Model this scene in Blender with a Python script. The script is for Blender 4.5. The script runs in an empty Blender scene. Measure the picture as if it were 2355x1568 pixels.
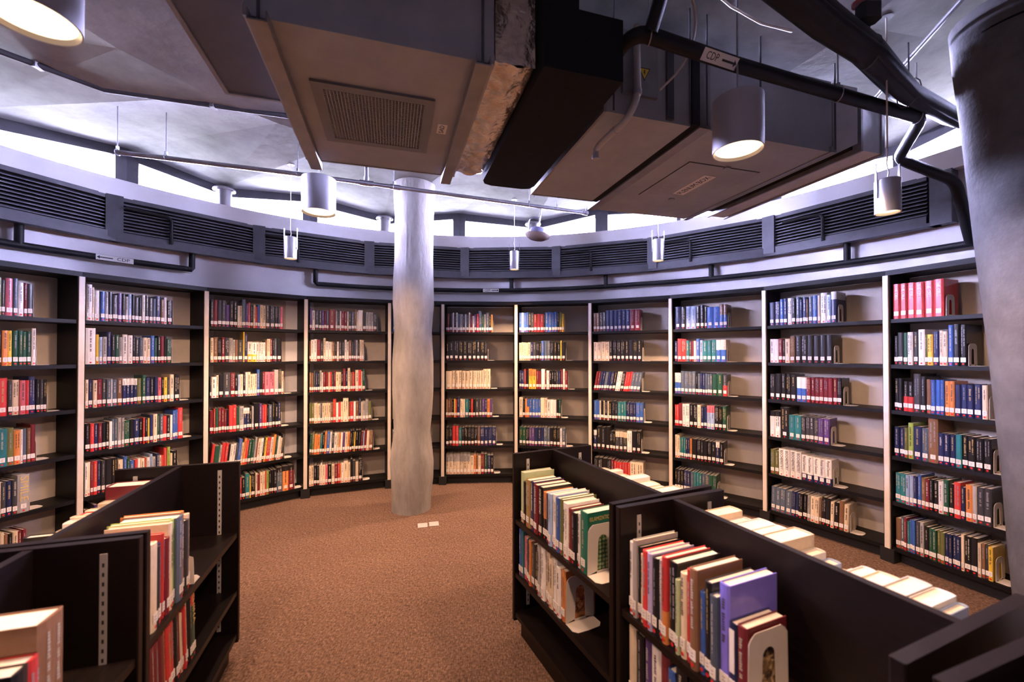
import bpy, bmesh, math, random
from mathutils import Vector, Matrix
random.seed(7)
SC = bpy.context.scene
COL = SC.collection
PI = math.pi

# ------------------------------------------------------------------ camera
CZ = 1.557
cam_d = bpy.data.cameras.new('camera')
cam_d.sensor_width = 36.0
cam_d.lens = 36.0 * 960 / 2355
cam_d.shift_y = 20.0 / 2355
cam_d.clip_start = 0.02
cam_d.dof.use_dof = True
cam_d.dof.focus_distance = 3.6
cam_d.dof.aperture_fstop = 2.0
cam = bpy.data.objects.new('camera', cam_d)
cam.location = (0, 0, CZ)
cam.rotation_euler = (math.radians(90 + .55), 0, 0)
COL.objects.link(cam)
SC.camera = cam

# ------------------------------------------------------------------ world, light, exposure
SKY = 760.0
LAMP_BIG = 165.0
LAMP_SMALL = 290.0
WARM = (1.0, .60, .39)
w = bpy.data.worlds.new('overcast_sky')
SC.world = w
w.use_nodes = True
bg = w.node_tree.nodes['Background']
nt = w.node_tree
tc = nt.nodes.new('ShaderNodeTexCoord'); sx = nt.nodes.new('ShaderNodeSeparateXYZ')
nt.links.new(tc.outputs['Generated'], sx.inputs[0])
mr = nt.nodes.new('ShaderNodeMapRange'); mr.inputs[1].default_value = -.06; mr.inputs[2].default_value = .03
nt.links.new(sx.outputs['Z'], mr.inputs[0])
mx = nt.nodes.new('ShaderNodeMix'); mx.data_type = 'RGBA'       # grey ground below an even overcast sky
mx.inputs[6].default_value = (.085, .085, .10, 1); mx.inputs[7].default_value = (.65, .63, 1.0, 1)
nt.links.new(mr.outputs[0], mx.inputs[0]); nt.links.new(mx.outputs[2], bg.inputs[0])
bg.inputs[1].default_value = SKY
SC.view_settings.view_transform = 'Standard'
SC.view_settings.look = 'None'
SC.view_settings.gamma = 1.0
SC.view_settings.use_curve_mapping = False
SC.view_settings.exposure = 0.25
SC.cycles.use_denoising = True
SC.cycles.max_bounces = 8
SC.cycles.diffuse_bounces = 5
SC.cycles.transparent_max_bounces = 8
SC.cycles.sample_clamp_indirect = 6.0

# ------------------------------------------------------------------ materials
def pm(name, col, rough=.5, metal=0., nscale=0, namt=0., bump=0., spec=.5, bscale=None, stretch=None):
    m = bpy.data.materials.new(name)
    m.use_nodes = True
    nt = m.node_tree
    b = nt.nodes['Principled BSDF']
    b.inputs['Base Color'].default_value = (*col, 1)
    b.inputs['Roughness'].default_value = rough
    b.inputs['Metallic'].default_value = metal
    b.inputs['Specular IOR Level'].default_value = spec
    if nscale:
        tc = nt.nodes.new('ShaderNodeTexCoord')
        mp = nt.nodes.new('ShaderNodeMapping')
        if stretch:
            mp.inputs['Scale'].default_value = stretch
        nt.links.new(tc.outputs['Object'], mp.inputs[0])
        n = nt.nodes.new('ShaderNodeTexNoise')
        n.inputs['Scale'].default_value = nscale
        n.inputs['Detail'].default_value = 6
        n.inputs['Roughness'].default_value = .65
        nt.links.new(mp.outputs[0], n.inputs['Vector'])
        r = nt.nodes.new('ShaderNodeValToRGB')
        r.color_ramp.elements[0].position = .3
        r.color_ramp.elements[1].position = .7
        r.color_ramp.elements[0].color = (*[c * (1 - namt) for c in col], 1)
        r.color_ramp.elements[1].color = (*[min(1, c * (1 + namt)) for c in col], 1)
        nt.links.new(n.outputs[0], r.inputs[0])
        nt.links.new(r.outputs[0], b.inputs['Base Color'])
        if bump:
            n2 = n
            if bscale:
                n2 = nt.nodes.new('ShaderNodeTexNoise')
                n2.inputs['Scale'].default_value = bscale
                n2.inputs['Detail'].default_value = 4
                nt.links.new(mp.outputs[0], n2.inputs['Vector'])
            bp = nt.nodes.new('ShaderNodeBump')
            bp.inputs['Strength'].default_value = bump
            bp.inputs['Distance'].default_value = .01
            nt.links.new(n2.outputs[0], bp.inputs['Height'])
            nt.links.new(bp.outputs[0], b.inputs['Normal'])
    return m

def emit(name, col, s):
    m = bpy.data.materials.new(name)
    m.use_nodes = True
    nt = m.node_tree
    nt.nodes.remove(nt.nodes['Principled BSDF'])
    e = nt.nodes.new('ShaderNodeEmission')
    e.inputs[0].default_value = (*col, 1)
    e.inputs[1].default_value = s
    nt.links.new(e.outputs[0], nt.nodes['Material Output'].inputs[0])
    return m

M = {}
M['wood'] = pm('dark_stained_wood', (.0065, .0036, .0034), .40, 0, 9, .45, .04, .26, None, (1, 8, 8))
M['shelf_black'] = pm('black_laminate', (.0045, .004, .0042), .5, 0, 20, .3, 0, .22)
M['backboard'] = pm('greige_backboard', (.50, .44, .37), .75, 0, 5, .1)
M['post'] = pm('pale_aluminium_strip', (.74, .66, .56), .45, .15, 14, .06)
M['wall'] = pm('white_plaster', (.84, .82, .84), .85, 0, 2.2, .06, .05, .3, 30)
M['wall_dark'] = pm('dark_rear_wall', (.05, .045, .042), .8, 0, 2.2, .1)
M['ledge'] = pm('white_painted_ledge', (.80, .79, .82), .6, 0, 3, .05)
M['steel_dark'] = pm('dark_grey_steel', (.062, .061, .072), .55, .2, 6, .25)
M['louver'] = pm('louver_blade_grey', (.105, .105, .12), .45, .2, 8, .2)
M['louver_void'] = pm('louver_void_black', (.006, .006, .007), .9)
M['concrete'] = pm('cast_concrete', (.34, .325, .315), .8, 0, 1.6, .32, .25, .3, 14)
M['concrete_col'] = pm('cast_concrete_column', (.29, .27, .245), .88, 0, 9, .26, .6, .25, 34, (1, 1, .35))
M['duct'] = pm('grey_painted_sheet_metal', (.33, .335, .35), .55, .15, 3, .16)
M['grille_frame'] = pm('grey_grille_frame', (.17, .165, .165), .5, .2, 5, .1)
M['duct_cool'] = pm('galvanised_sheet', (.26, .25, .25), .42, .55, 5, .2)
M['foil'] = pm('wrinkled_foil', (.66, .58, .53), .26, .85, 14, .3, .9, .5, 24)
M['insul_black'] = pm('black_rubber_insulation', (.005, .005, .006), .8, 0, 30, .4, 0, .2)
M['insul_white'] = pm('white_duct_wrap', (.62, .62, .64), .55, .1, 7, .15, .3)
M['pipe_black'] = pm('black_pipe_insulation', (.006, .006, .007), .55, 0, 25, .4, .15, .25)
M['galv'] = pm('galvanised_pipe', (.33, .33, .36), .38, .7, 12, .25)
M['alu'] = pm('brushed_aluminium', (.42, .41, .44), .42, .6, 10, .08, 0, .5, None, (1, 1, .1))
M['white_metal'] = pm('cream_enamelled_metal', (.66, .60, .53), .4, .0, 6, .04)
M['grey_metal'] = pm('grey_enamelled_metal', (.40, .39, .38), .4, .1, 6, .05)
M['slot'] = pm('dark_slot', (.02, .018, .016), .8)
M['paper'] = pm('page_paper', (.80, .72, .60), .9, 0, 60, .07, 0, .2, None, (1, 1, .2))
M['sign_white'] = pm('white_sign', (.82, .80, .78), .5)
M['sign_black'] = pm('black_print', (.012, .012, .012), .6)
M['sign_yellow'] = pm('yellow_sign', (.75, .52, .04), .5)
M['rubber'] = pm('black_foot', (.007, .007, .007), .6)
M['diffuser'] = emit('lamp_diffuser', (1.0, .74, .50), 2.4)
M['inner'] = pm('lamp_inner_reflector', (.8, .72, .6), .3, .5)
M['lens'] = pm('flood_lens', (.20, .16, .14), .25)
M['gold'] = pm('gold_print', (.62, .45, .14), .4)
M['offwhite_print'] = pm('offwhite_print', (.78, .74, .68), .5)

# carpet
def carpet():
    m = pm('brown_loop_carpet', (.23, .125, .075), .95, 0, 0, 0, 0, .1)
    nt = m.node_tree; b = nt.nodes['Principled BSDF']
    tc = nt.nodes.new('ShaderNodeTexCoord')
    def noise(sc, st, det=3):
        mp = nt.nodes.new('ShaderNodeMapping'); mp.inputs['Scale'].default_value = st
        mp.inputs['Rotation'].default_value = (0, 0, .12)
        nt.links.new(tc.outputs['Object'], mp.inputs[0])
        n = nt.nodes.new('ShaderNodeTexNoise'); n.inputs['Scale'].default_value = sc
        n.inputs['Detail'].default_value = det; n.inputs['Roughness'].default_value = .7
        nt.links.new(mp.outputs[0], n.inputs['Vector']); return n
    a = noise(105, (1.7, .30, 1), 2)
    c = noise(70, (.9, 1.0, 1), 2)
    g = noise(1.2, (1, 1, 1), 4)
    mx = nt.nodes.new('ShaderNodeMath'); mx.operation = 'ADD'
    nt.links.new(a.outputs[0], mx.inputs[0]); nt.links.new(c.outputs[0], mx.inputs[1])
    m2 = nt.nodes.new('ShaderNodeMath'); m2.operation = 'MULTIPLY_ADD'
    nt.links.new(g.outputs[0], m2.inputs[0]); m2.inputs[1].default_value = .28
    nt.links.new(mx.outputs[0], m2.inputs[2])
    r = nt.nodes.new('ShaderNodeValToRGB'); e = r.color_ramp.elements
    e[0].position = .36; e[0].color = (.030, .0175, .0125, 1)
    e[1].position = .80; e[1].color = (.30, .19, .135, 1)
    k = e.new(.56); k.color = (.125, .075, .051, 1)
    h = nt.nodes.new('ShaderNodeMath'); h.operation = 'MULTIPLY'; h.inputs[1].default_value = .5
    nt.links.new(m2.outputs[0], h.inputs[0]); nt.links.new(h.outputs[0], r.inputs[0])
    nt.links.new(r.outputs[0], b.inputs['Base Color'])
    bp = nt.nodes.new('ShaderNodeBump'); bp.inputs['Strength'].default_value = .5; bp.inputs['Distance'].default_value = .006
    nt.links.new(mx.outputs[0], bp.inputs['Height']); nt.links.new(bp.outputs[0], b.inputs['Normal'])
    return m
M['carpet'] = carpet()

def cover_mat():
    m = pm('book_cover', (.5, .5, .5), .30)
    nt = m.node_tree; b = nt.nodes['Principled BSDF']
    a = nt.nodes.new('ShaderNodeAttribute'); a.attribute_name = 'bcol'
    tc = nt.nodes.new('ShaderNodeTexCoord')
    n = nt.nodes.new('ShaderNodeTexNoise'); n.inputs['Scale'].default_value = 30; n.inputs['Detail'].default_value = 4
    nt.links.new(tc.outputs['Object'], n.inputs['Vector'])
    mr = nt.nodes.new('ShaderNodeMapRange'); mr.inputs[3].default_value = .82; mr.inputs[4].default_value = 1.15
    nt.links.new(n.outputs[0], mr.inputs[0])
    mx = nt.nodes.new('ShaderNodeVectorMath'); mx.operation = 'SCALE'
    nt.links.new(a.outputs['Color'], mx.inputs[0]); nt.links.new(mr.outputs[0], mx.inputs['Scale'])
    nt.links.new(mx.outputs[0], b.inputs['Base Color'])
    return m
M['cover'] = cover_mat()

def glass_mat():
    m = bpy.data.materials.new('window_glass'); m.use_nodes = True
    nt = m.node_tree; nt.nodes.remove(nt.nodes['Principled BSDF'])
    t = nt.nodes.new('ShaderNodeBsdfTransparent'); t.inputs[0].default_value = (.95, .96, 1, 1)
    g = nt.nodes.new('ShaderNodeBsdfGlossy'); g.inputs['Roughness'].default_value = .05
    f = nt.nodes.new('ShaderNodeFresnel'); f.inputs[0].default_value = 1.25
    x = nt.nodes.new('ShaderNodeMixShader')
    nt.links.new(f.outputs[0], x.inputs[0]); nt.links.new(t.outputs[0], x.inputs[1]); nt.links.new(g.outputs[0], x.inputs[2])
    nt.links.new(x.outputs[0], nt.nodes['Material Output'].inputs[0])
    return m
M['glass'] = glass_mat()

def dot_cover():     # green cover printed with pale round dots
    m = pm('green_dotted_cover', (.03, .12, .05), .4)
    nt = m.node_tree; b = nt.nodes['Principled BSDF']
    tc = nt.nodes.new('ShaderNodeTexCoord')
    v = nt.nodes.new('ShaderNodeTexVoronoi'); v.inputs['Scale'].default_value = 60; v.inputs['Randomness'].default_value = .25
    nt.links.new(tc.outputs['Object'], v.inputs['Vector'])
    r = nt.nodes.new('ShaderNodeValToRGB'); e = r.color_ramp.elements
    e[0].position = .25; e[0].color = (.38, .45, .22, 1); e[1].position = .5; e[1].color = (.02, .10, .04, 1)
    nt.links.new(v.outputs['Distance'], r.inputs[0]); nt.links.new(r.outputs[0], b.inputs['Base Color'])
    return m
def art_cover(name, c1, c2, c3, sc):
    m = pm(name, c1, .45)
    nt = m.node_tree; b = nt.nodes['Principled BSDF']
    tc = nt.nodes.new('ShaderNodeTexCoord')
    n = nt.nodes.new('ShaderNodeTexNoise'); n.inputs['Scale'].default_value = sc; n.inputs['Detail'].default_value = 5
    n.inputs['Distortion'].default_value = 1.2
    nt.links.new(tc.outputs['Object'], n.inputs['Vector'])
    r = nt.nodes.new('ShaderNodeValToRGB'); e = r.color_ramp.elements
    e[0].position = .40; e[0].color = (*c1, 1); e[1].position = .66; e[1].color = (*c3, 1)
    k = e.new(.52); k.color = (*c2, 1)
    nt.links.new(n.outputs[0], r.inputs[0]); nt.links.new(r.outputs[0], b.inputs['Base Color'])
    return m
M['dots'] = dot_cover()
M['art1'] = art_cover('painted_cover_art', (.012, .010, .010), (.20, .12, .05), (.62, .46, .25), 40)
M['art2'] = art_cover('red_brown_cover_art', (.10, .03, .02), (.45, .13, .05), (.70, .42, .2), 34)

# ------------------------------------------------------------------ mesh helpers
class MB:
    def __init__(s):
        s.v = []; s.f = []; s.mi = []; s.fc = None
    def add(s, vs, fs, mi=0, mat=None):
        o = len(s.v)
        for p in vs:
            p = Vector(p)
            s.v.append(mat @ p if mat else p)
        for f in fs:
            s.f.append([i + o for i in f]); s.mi.append(mi)
        return s
    def box(s, x0, x1, y0, y1, z0, z1, mi=0, mat=None):
        vs = [(x, y, z) for z in (z0, z1) for y in (y0, y1) for x in (x0, x1)]
        return s.add(vs, [(0, 2, 3, 1), (4, 5, 7, 6), (0, 1, 5, 4), (2, 6, 7, 3), (0, 4, 6, 2), (1, 3, 7, 5)], mi, mat)
    def prism(s, poly, z0, z1, mi=0, mat=None):
        n = len(poly)
        vs = [(x, y, z0) for x, y in poly] + [(x, y, z1) for x, y in poly]
        fs = [tuple(range(n))[::-1], tuple(range(n, 2 * n))]
        fs += [(i, (i + 1) % n, n + (i + 1) % n, n + i) for i in range(n)]
        return s.add(vs, fs, mi, mat)
    def bbox(s, x0, x1, y0, y1, z0, z1, b=.004, mi=0, mat=None):
        # box with chamfered vertical edges
        poly = [(x0 + b, y0), (x1 - b, y0), (x1, y0 + b), (x1, y1 - b), (x1 - b, y1), (x0 + b, y1), (x0, y1 - b), (x0, y0 + b)]
        return s.prism(poly, z0, z1, mi, mat)
    def tube(s, pts, r, seg=10, bend=0., mi=0, cap=True, closed=False):
        pts = [Vector(p) for p in pts]
        if bend and len(pts) > 2:
            q = [pts[0]]
            for i in range(1, len(pts) - 1):
                a, c, d = pts[i - 1], pts[i], pts[i + 1]
                l1 = min(bend, (a - c).length * .45); l2 = min(bend, (d - c).length * .45)
                p0 = c + (a - c).normalized() * l1; p2 = c + (d - c).normalized() * l2
                for k in range(6):
                    t = k / 5
                    q.append(p0 * (1 - t) ** 2 + c * 2 * t * (1 - t) + p2 * t * t)
            q.append(pts[-1]); pts = q
        n = len(pts)
        tan = []
        for i in range(n):
            a = pts[max(i - 1, 0)]; b = pts[min(i + 1, n - 1)]
            tan.append((b - a).normalized())
        up = Vector((0, 0, 1)) if abs(tan[0].z) < .9 else Vector((1, 0, 0))
        nrm = (up - tan[0] * up.dot(tan[0])).normalized()
        rings = []
        for i in range(n):
            nrm = (nrm - tan[i] * nrm.dot(tan[i]))
            nrm = nrm.normalized() if nrm.length > 1e-6 else tan[i].orthogonal().normalized()
            bn = tan[i].cross(nrm)
            rr = r[i] if isinstance(r, (list, tuple)) else r
            rings.append([pts[i] + (nrm * math.cos(2 * PI * k / seg) + bn * math.sin(2 * PI * k / seg)) * rr for k in range(seg)])
        vs = [p for ring in rings for p in ring]
        fs = [(i * seg + k, i * seg + (k + 1) % seg, (i + 1) * seg + (k + 1) % seg, (i + 1) * seg + k) for i in range(n - 1) for k in range(seg)]
        if cap:
            fs.append(tuple(range(seg))[::-1]); fs.append(tuple((n - 1) * seg + k for k in range(seg)))
        return s.add(vs, fs, mi)
    def lathe(s, prof, seg=24, ctr=None, mi=0, cap0=False, cap1=False, mat=None):
        # prof: list of (r, z); ctr: list of (cx, cy)
        vs = []
        for i, (r, z) in enumerate(prof):
            cx, cy = ctr[i] if ctr else (0, 0)
            vs += [(cx + r * math.cos(2 * PI * k / seg), cy + r * math.sin(2 * PI * k / seg), z) for k in range(seg)]
        n = len(prof)
        fs = [(i * seg + k, i * seg + (k + 1) % seg, (i + 1) * seg + (k + 1) % seg, (i + 1) * seg + k) for i in range(n - 1) for k in range(seg)]
        if cap0: fs.append(tuple(range(seg))[::-1])
        if cap1: fs.append(tuple((n - 1) * seg + k for k in range(seg)))
        return s.add(vs, fs, mi, mat)
    def mesh(s, name, mats, smooth=False):
        me = bpy.data.meshes.new(name)
        me.from_pydata([tuple(v) for v in s.v], [], s.f)
        if not isinstance(mats, (list, tuple)): mats = [mats]
        for m in mats: me.materials.append(m)
        if len(mats) > 1: me.polygons.foreach_set('material_index', s.mi)
        if smooth:
            me.polygons.foreach_set('use_smooth', [True] * len(me.polygons))
            me.set_sharp_from_angle(angle=math.radians(40))
        me.update()
        return me
    def obj(s, name, mats, parent=None, mtx=None, smooth=False):
        return link(name, s.mesh(name, mats, smooth), parent, mtx)

def link(name, me, parent=None, mtx=None):
    o = bpy.data.objects.new(name, me)
    COL.objects.link(o)
    if parent: o.parent = parent
    if mtx is not None: o.matrix_basis = mtx
    return o
def tag(o, label=None, cat=None, group=None, kind=None):
    if label: o['label'] = label
    if cat: o['category'] = cat
    if group: o['group'] = group
    if kind: o['kind'] = kind
    return o
def thing(name, label, cat, mtx=None, group=None, kind=None):
    return tag(link(name, None, None, mtx), label, cat, group, kind)
def frame(o, x, z=0.0):
    """frame with origin o (x,y), x axis along plan direction x, y axis to its left, z up"""
    x = Vector((x[0], x[1], 0)).normalized()
    y = Vector((-x.y, x.x, 0))
    m = Matrix.Identity(4)
    m.col[0][:3] = x; m.col[1][:3] = y; m.col[2][:3] = (0, 0, 1)
    m.col[3][:3] = (o[0], o[1], z)
    return m
def axes(o, x, y):
    x = Vector(x).normalized(); y = Vector(y).normalized(); z = x.cross(y)
    m = Matrix.Identity(4)
    m.col[0][:3] = x; m.col[1][:3] = y; m.col[2][:3] = z; m.col[3][:3] = o
    return m
def sub(child, part):
    """hang a piece of a part under that part (both so far under the same thing)"""
    child.parent = part
    child.matrix_basis = part.matrix_basis.inverted() @ child.matrix_basis
    return child
def text_mesh(body, size, mtx, mat, parent, name='lettering', width=None):
    c = bpy.data.curves.new(name, 'FONT')
    c.body = body; c.size = size; c.align_x = 'CENTER'; c.align_y = 'CENTER'; c.extrude = .0003; c.resolution_u = 2
    t = bpy.data.objects.new(name, c); COL.objects.link(t)
    bpy.context.view_layer.update()
    me = bpy.data.meshes.new_from_object(t.evaluated_get(bpy.context.evaluated_depsgraph_get()))
    bpy.data.objects.remove(t); bpy.data.curves.remove(c)
    if width:
        xs = [v.co.x for v in me.vertices]; k = width / max(1e-6, max(xs) - min(xs))
        for v in me.vertices: v.co.x *= k
    me.materials.clear(); me.materials.append(mat)
    return link(name, me, parent, mtx)

# ------------------------------------------------------------------ room
CX, CY = -.22, 1.61
def pol(a, r, z=0):
    a = math.radians(a)
    return Vector((CX + r * math.sin(a), CY + r * math.cos(a), z))
def struct(o):
    o['kind'] = 'structure'; return o
RW = 3.77
# floor
mb = MB(); n = 72
mb.add([pol(i * 5, 4.0, 0) for i in range(n)], [tuple(range(n))[::-1]])
mb.add([pol(i * 5, 4.0, -.1) for i in range(n)], [tuple(range(n))])
tag(struct(mb.obj('floor', M['carpet'])), 'brown woven loop carpet covering the round floor', 'carpet')
# round wall
def ring(mb, a0, a1, r0, r1, z0, z1, step=2.5, mi=0, ends=True):
    k = max(1, int(round((a1 - a0) / step)))
    vs = []
    for i in range(k + 1):
        a = a0 + (a1 - a0) * i / k
        vs += [pol(a, r0, z0), pol(a, r1, z0), pol(a, r1, z1), pol(a, r0, z1)]
    fs = []
    for i in range(k):
        b = i * 4
        for j in range(4):
            fs.append((b + j, b + (j + 1) % 4, b + 4 + (j + 1) % 4, b + 4 + j))
    if ends: fs += [(3, 2, 1, 0), (k * 4, k * 4 + 1, k * 4 + 2, k * 4 + 3)]
    mb.add(vs, fs, mi)
mb = MB(); ring(mb, 105, 255, RW, RW + .2, 0, 2.92, 2.5)
tag(struct(mb.obj('wall_entrance', M['wall_dark'])), 'dark wall behind the photographer', 'wall')
mb = MB(); ring(mb, -105, 105, RW, RW + .2, 0, 2.92, 2.5)
tag(struct(mb.obj('wall_round', M['wall'], smooth=True)), 'curved white plastered wall above the bookcases', 'wall')
mb = MB(); ring(mb, -180, 180, 3.68, 4.1, 2.895, 3.045, 2.5)
tag(struct(mb.obj('trim_1', M['ledge'], smooth=True)), 'curved white ring ledge under the clerestory windows', 'ledge')
# ceiling: folded plates
PK = [-84, -57, -33.5, -7, 20.5, 48, 75, 102]
VL = [-97, -70.5, -46, -21, 7.5, 34, 62, 88.5]
VERT = sorted([(a, 'p') for a in PK] + [(a, 'v') for a in VL])
VERT += [(102 + 161 * k / 11, 'v' if k % 2 else 'p') for k in range(1, 11)]
ringv = list(VERT)
mb = MB(); n = len(ringv)
def chead(k): return 3.385 if k == 'p' else 3.265
outer = []
for a, k in ringv: outer.append(pol(a, 4.3, chead(k) + .03))
mid = [pol(a, 3.86, chead(k)) for a, k in ringv]
inn = [pol(a, 2.1, 3.258) for a, k in ringv]
ctr = [Vector((CX, CY, 3.50))]
up = [pol(a, 4.3, 3.65) for a, k in ringv]
vs = outer + mid + inn + ctr + up + [Vector((CX, CY, 3.65))]
fs = []
for i in range(n):
    j = (i + 1) % n
    fs += [(i, j, n + j, n + i), (n + i, n + j, 2 * n + j, 2 * n + i), (2 * n + i, 2 * n + j, 3 * n),
           (3 * n + 1 + i, 3 * n + 1 + j, j, i), (3 * n + 1 + j, 3 * n + 1 + i, 4 * n + 1)]
mb.add(vs, fs)
def ceiling_mat():
    m = pm('folded_concrete_ceiling', (.30, .295, .29), .85, 0, 1.7, .42, .3, .25, 12)
    return m
tag(struct(mb.obj('ceiling', ceiling_mat())), 'folded grey cast concrete ceiling with stains and board joints', 'ceiling')

mb = MB(); ring(mb, 75, 276, 3.80, 4.0, 3.045, 3.45, 2.5)
tag(struct(mb.obj('wall_rear', M['wall_dark'])), 'plain upper wall strip behind the photographer', 'wall')
# clerestory windows
RWIN = 3.86
WLAB = {-70.5: 'clerestory window cut off at the left edge', -57: 'second clerestory window from left', -46: 'third clerestory window from left, behind the small spotlight cable',
        -33.5: 'clerestory window behind the large silver pendant', -21: 'clerestory window half hidden by the concrete pillar', -7: 'clerestory window just right of the pillar',
        7.5: 'clerestory window right of the hanging floodlight', 20.5: 'clerestory window under the narrow unit end', 34: 'clerestory window behind the plenum box',
        48: 'clerestory window behind the transition duct', 62: 'clerestory window beside the leaning column'}
for i in range(len(VERT)):
    (a0, k0), (a1, k1) = VERT[i], VERT[(i + 1) % len(VERT)]
    if 74 < a0 < 275: continue
    p0, p1 = pol(a0, RWIN), pol(a1, RWIN)
    L = (p1 - p0).length
    fr = frame(p0, p1 - p0)
    root = thing('window_%d' % (i + 1), WLAB.get(a0, 'clerestory window of the ring outside the photograph'), 'window', fr, 'clerestory windows', 'structure')
    h0, h1 = chead(k0), chead(k1)
    g0, g1 = h0 - .095, h1 - .075
    def quadbox(mb, x0, x1, za0, za1, zb0, zb1, y0=-.03, y1=.03):
        vs = [(x0, y0, za0), (x1, y0, za1), (x1, y0, zb1), (x0, y0, zb0), (x0, y1, za0), (x1, y1, za1), (x1, y1, zb1), (x0, y1, zb0)]
        mb.add(vs, [(0, 1, 2, 3), (7, 6, 5, 4), (0, 4, 5, 1), (3, 2, 6, 7), (0, 3, 7, 4), (1, 5, 6, 2)])
    m = MB(); quadbox(m, 0, L, g0, g1, h0 + .03, h1 + .03); m.obj('window_head', M['steel_dark'], root)
    m = MB(); quadbox(m, 0, L, 3.04, 3.04, 3.065, 3.065); m.obj('window_sill', M['steel_dark'], root)
    for x, k, g in ((0, k0, g0), (L, k1, g1)):
        wd = .085 if k == 'p' else .03
        m = MB(); x0, x1 = (x, x + wd) if x == 0 else (x - wd, x)
        m.box(x0, x1, -.05, .03, 3.04, max(g, 3.1) + .02); m.obj('mullion', M['steel_dark'], root)
    m = MB(); quadbox(m, .02, L - .02, 3.05, 3.05, g0, g1, .004, .010); m.obj('pane', M['glass'], root)
    # sky portal
    ld = bpy.data.lights.new('sky_portal', 'AREA'); ld.shape = 'RECTANGLE'; ld.size = L; ld.size_y = .36
    ld.cycles.is_portal = True
    lo = bpy.data.objects.new('sky_portal', ld); COL.objects.link(lo)
    mid_a = (a0 + a1) / 2
    c = (p0 + p1) / 2; inward = Vector((CX - c.x, CY - c.y, 0)).normalized()
    lo.location = (c.x - inward.x * .05, c.y - inward.y * .05, 3.21)
    lo.rotation_euler = inward.to_track_quat('-Z', 'Z').to_euler()

# stub columns under the ceiling valleys
for a, nm in ((-46, 'second and third clerestory windows from left'), (-21, 'windows just left of the concrete pillar'), (7.5, 'windows behind the hanging floodlight')):
    root = thing('stub_column', 'short silver stub column between ' + nm, 'column', Matrix.Translation(pol(a, 3.745)), 'stub columns on the white ledge')
    m = MB(); m.lathe([(.066, 3.045), (.066, 3.215)], 20, cap0=True, cap1=True); m.obj('shaft', M['alu'], root, smooth=True)
    m = MB(); m.lathe([(.10, 3.205), (.10, 3.22), (.08, 3.235)], 20, cap0=True, cap1=True); fl_ = m.obj('flange', M['alu'], root, smooth=True)
    m = MB()
    for k in range(4): m.box(-.085 * math.cos(k * PI / 2) - .008, -.085 * math.cos(k * PI / 2) + .008, .085 * math.sin(k * PI / 2) - .008, .085 * math.sin(k * PI / 2) + .008, 3.195, 3.206)
    sub(m.obj('bolts', M['galv'], root), fl_)

# louver band
LA = [-94, -76.3, -58.6, -41.3, -23.7, -5.8, 12.2, 30, 48, 66.2]
lname = ['far left', 'leftmost', 'second from left', 'third from left', 'left of and behind the pillar', 'just right of the pillar',
         'behind the hanging floodlight', 'above the right wall shelves', 'rightmost']
for i in range(len(LA) - 1):
    a0, a1 = LA[i], LA[i + 1]
    p0, p1 = pol(a0, 3.72), pol(a1, 3.72)
    L = (p1 - p0).length
    fr = frame(p0, p1 - p0)
    root = thing('wall_louver', 'dark steel louver under the white ledge, ' + lname[i], 'louver', fr, 'louvers around the wall')
    MB().box(-.055, .055, -.05, .035, 2.535, 2.90).obj('frame_post', M['steel_dark'], root)
    MB().box(.055, L - .055, -.035, .035, 2.535, 2.595).obj('lower_rail', M['steel_dark'], root)
    MB().box(.055, L - .055, -.025, .035, 2.865, 2.90).obj('upper_rail', M['steel_dark'], root)
    MB().box(.0, L, .02, .035, 2.53, 2.90).obj('back_plate', M['louver_void'], root)
    MB().box(-.02, L + .02, -.045, .035, 2.51, 2.537).obj('drip_sill', M['steel_dark'], root)
    sl = MB(); sl.add([(.055, -.022, 0), (L - .055, -.022, 0), (L - .055, .008, .018), (.055, .008, .018),
                        (.055, -.022, .006), (L - .055, -.022, .006), (L - .055, .008, .022), (.055, .008, .022)],
                       [(0, 1, 2, 3)[::-1], (4, 5, 6, 7), (0, 1, 5, 4), (2, 3, 7, 6), (1, 2, 6, 5), (3, 0, 4, 7)])
    sm = sl.mesh('slat', M['louver'])
    for k in range(9):
        link('slat', sm, root, Matrix.Translation((0, 0, 2.605 + k * .0285)))
# end post of the louver band and the last pier
p = pol(66.2, 3.72)
root = thing('louver_end_post', 'dark steel end post closing the louver band near leaning column', 'post', frame(p, pol(70, 3.72) - p))
MB().bbox(-.03, .10, -.05, .04, 2.51, 2.90).obj('post', M['steel_dark'], root)

# ------------------------------------------------------------------ pillars
def ybase(y, d): return CZ + (813.2 - y) / 960 * d
# central pillar (front of the curved shelves)
prof = [(456, 906, 999), (500, 909, 996), (600, 908, 995), (650, 905, 996), (700, 904.5, 997), (760, 908, 992), (830, 904, 996),
        (900, 904, 996), (950, 906, 993), (990, 908, 989), (1030, 902, 994), (1060, 899, 997), (1100, 902, 996), (1140, 903, 991), (1172, 903, 990.5)]
pr, ct = [], []
for y, a, b in prof:
    pr.append(((b - a) / 2 * 4.22 / 960, ybase(y, 4.22))); ct.append((((a + b) / 2 - 1177.5) * 4.22 / 960, 4.22))
pr[-1] = (pr[-1][0], 0.0)
pr = [(pr[0][0] * 1.01, 3.30)] + pr; ct = [ct[0]] + ct
root = thing('concrete_pillar', 'pale rough concrete pillar standing free before the curved bookcases', 'pillar', None, None)
m = MB(); m.lathe(pr[::-1], 40, ct[::-1], cap0=True, cap1=True); m.obj('shaft', M['concrete_col'], root, smooth=True)
m = MB(); m.tube([(-1.02 + .0, 4.22 - .192, .02 + k * .3) for k in range(11)], .0016, 6)
m.obj('formwork_seam', M['concrete'], root)
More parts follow.
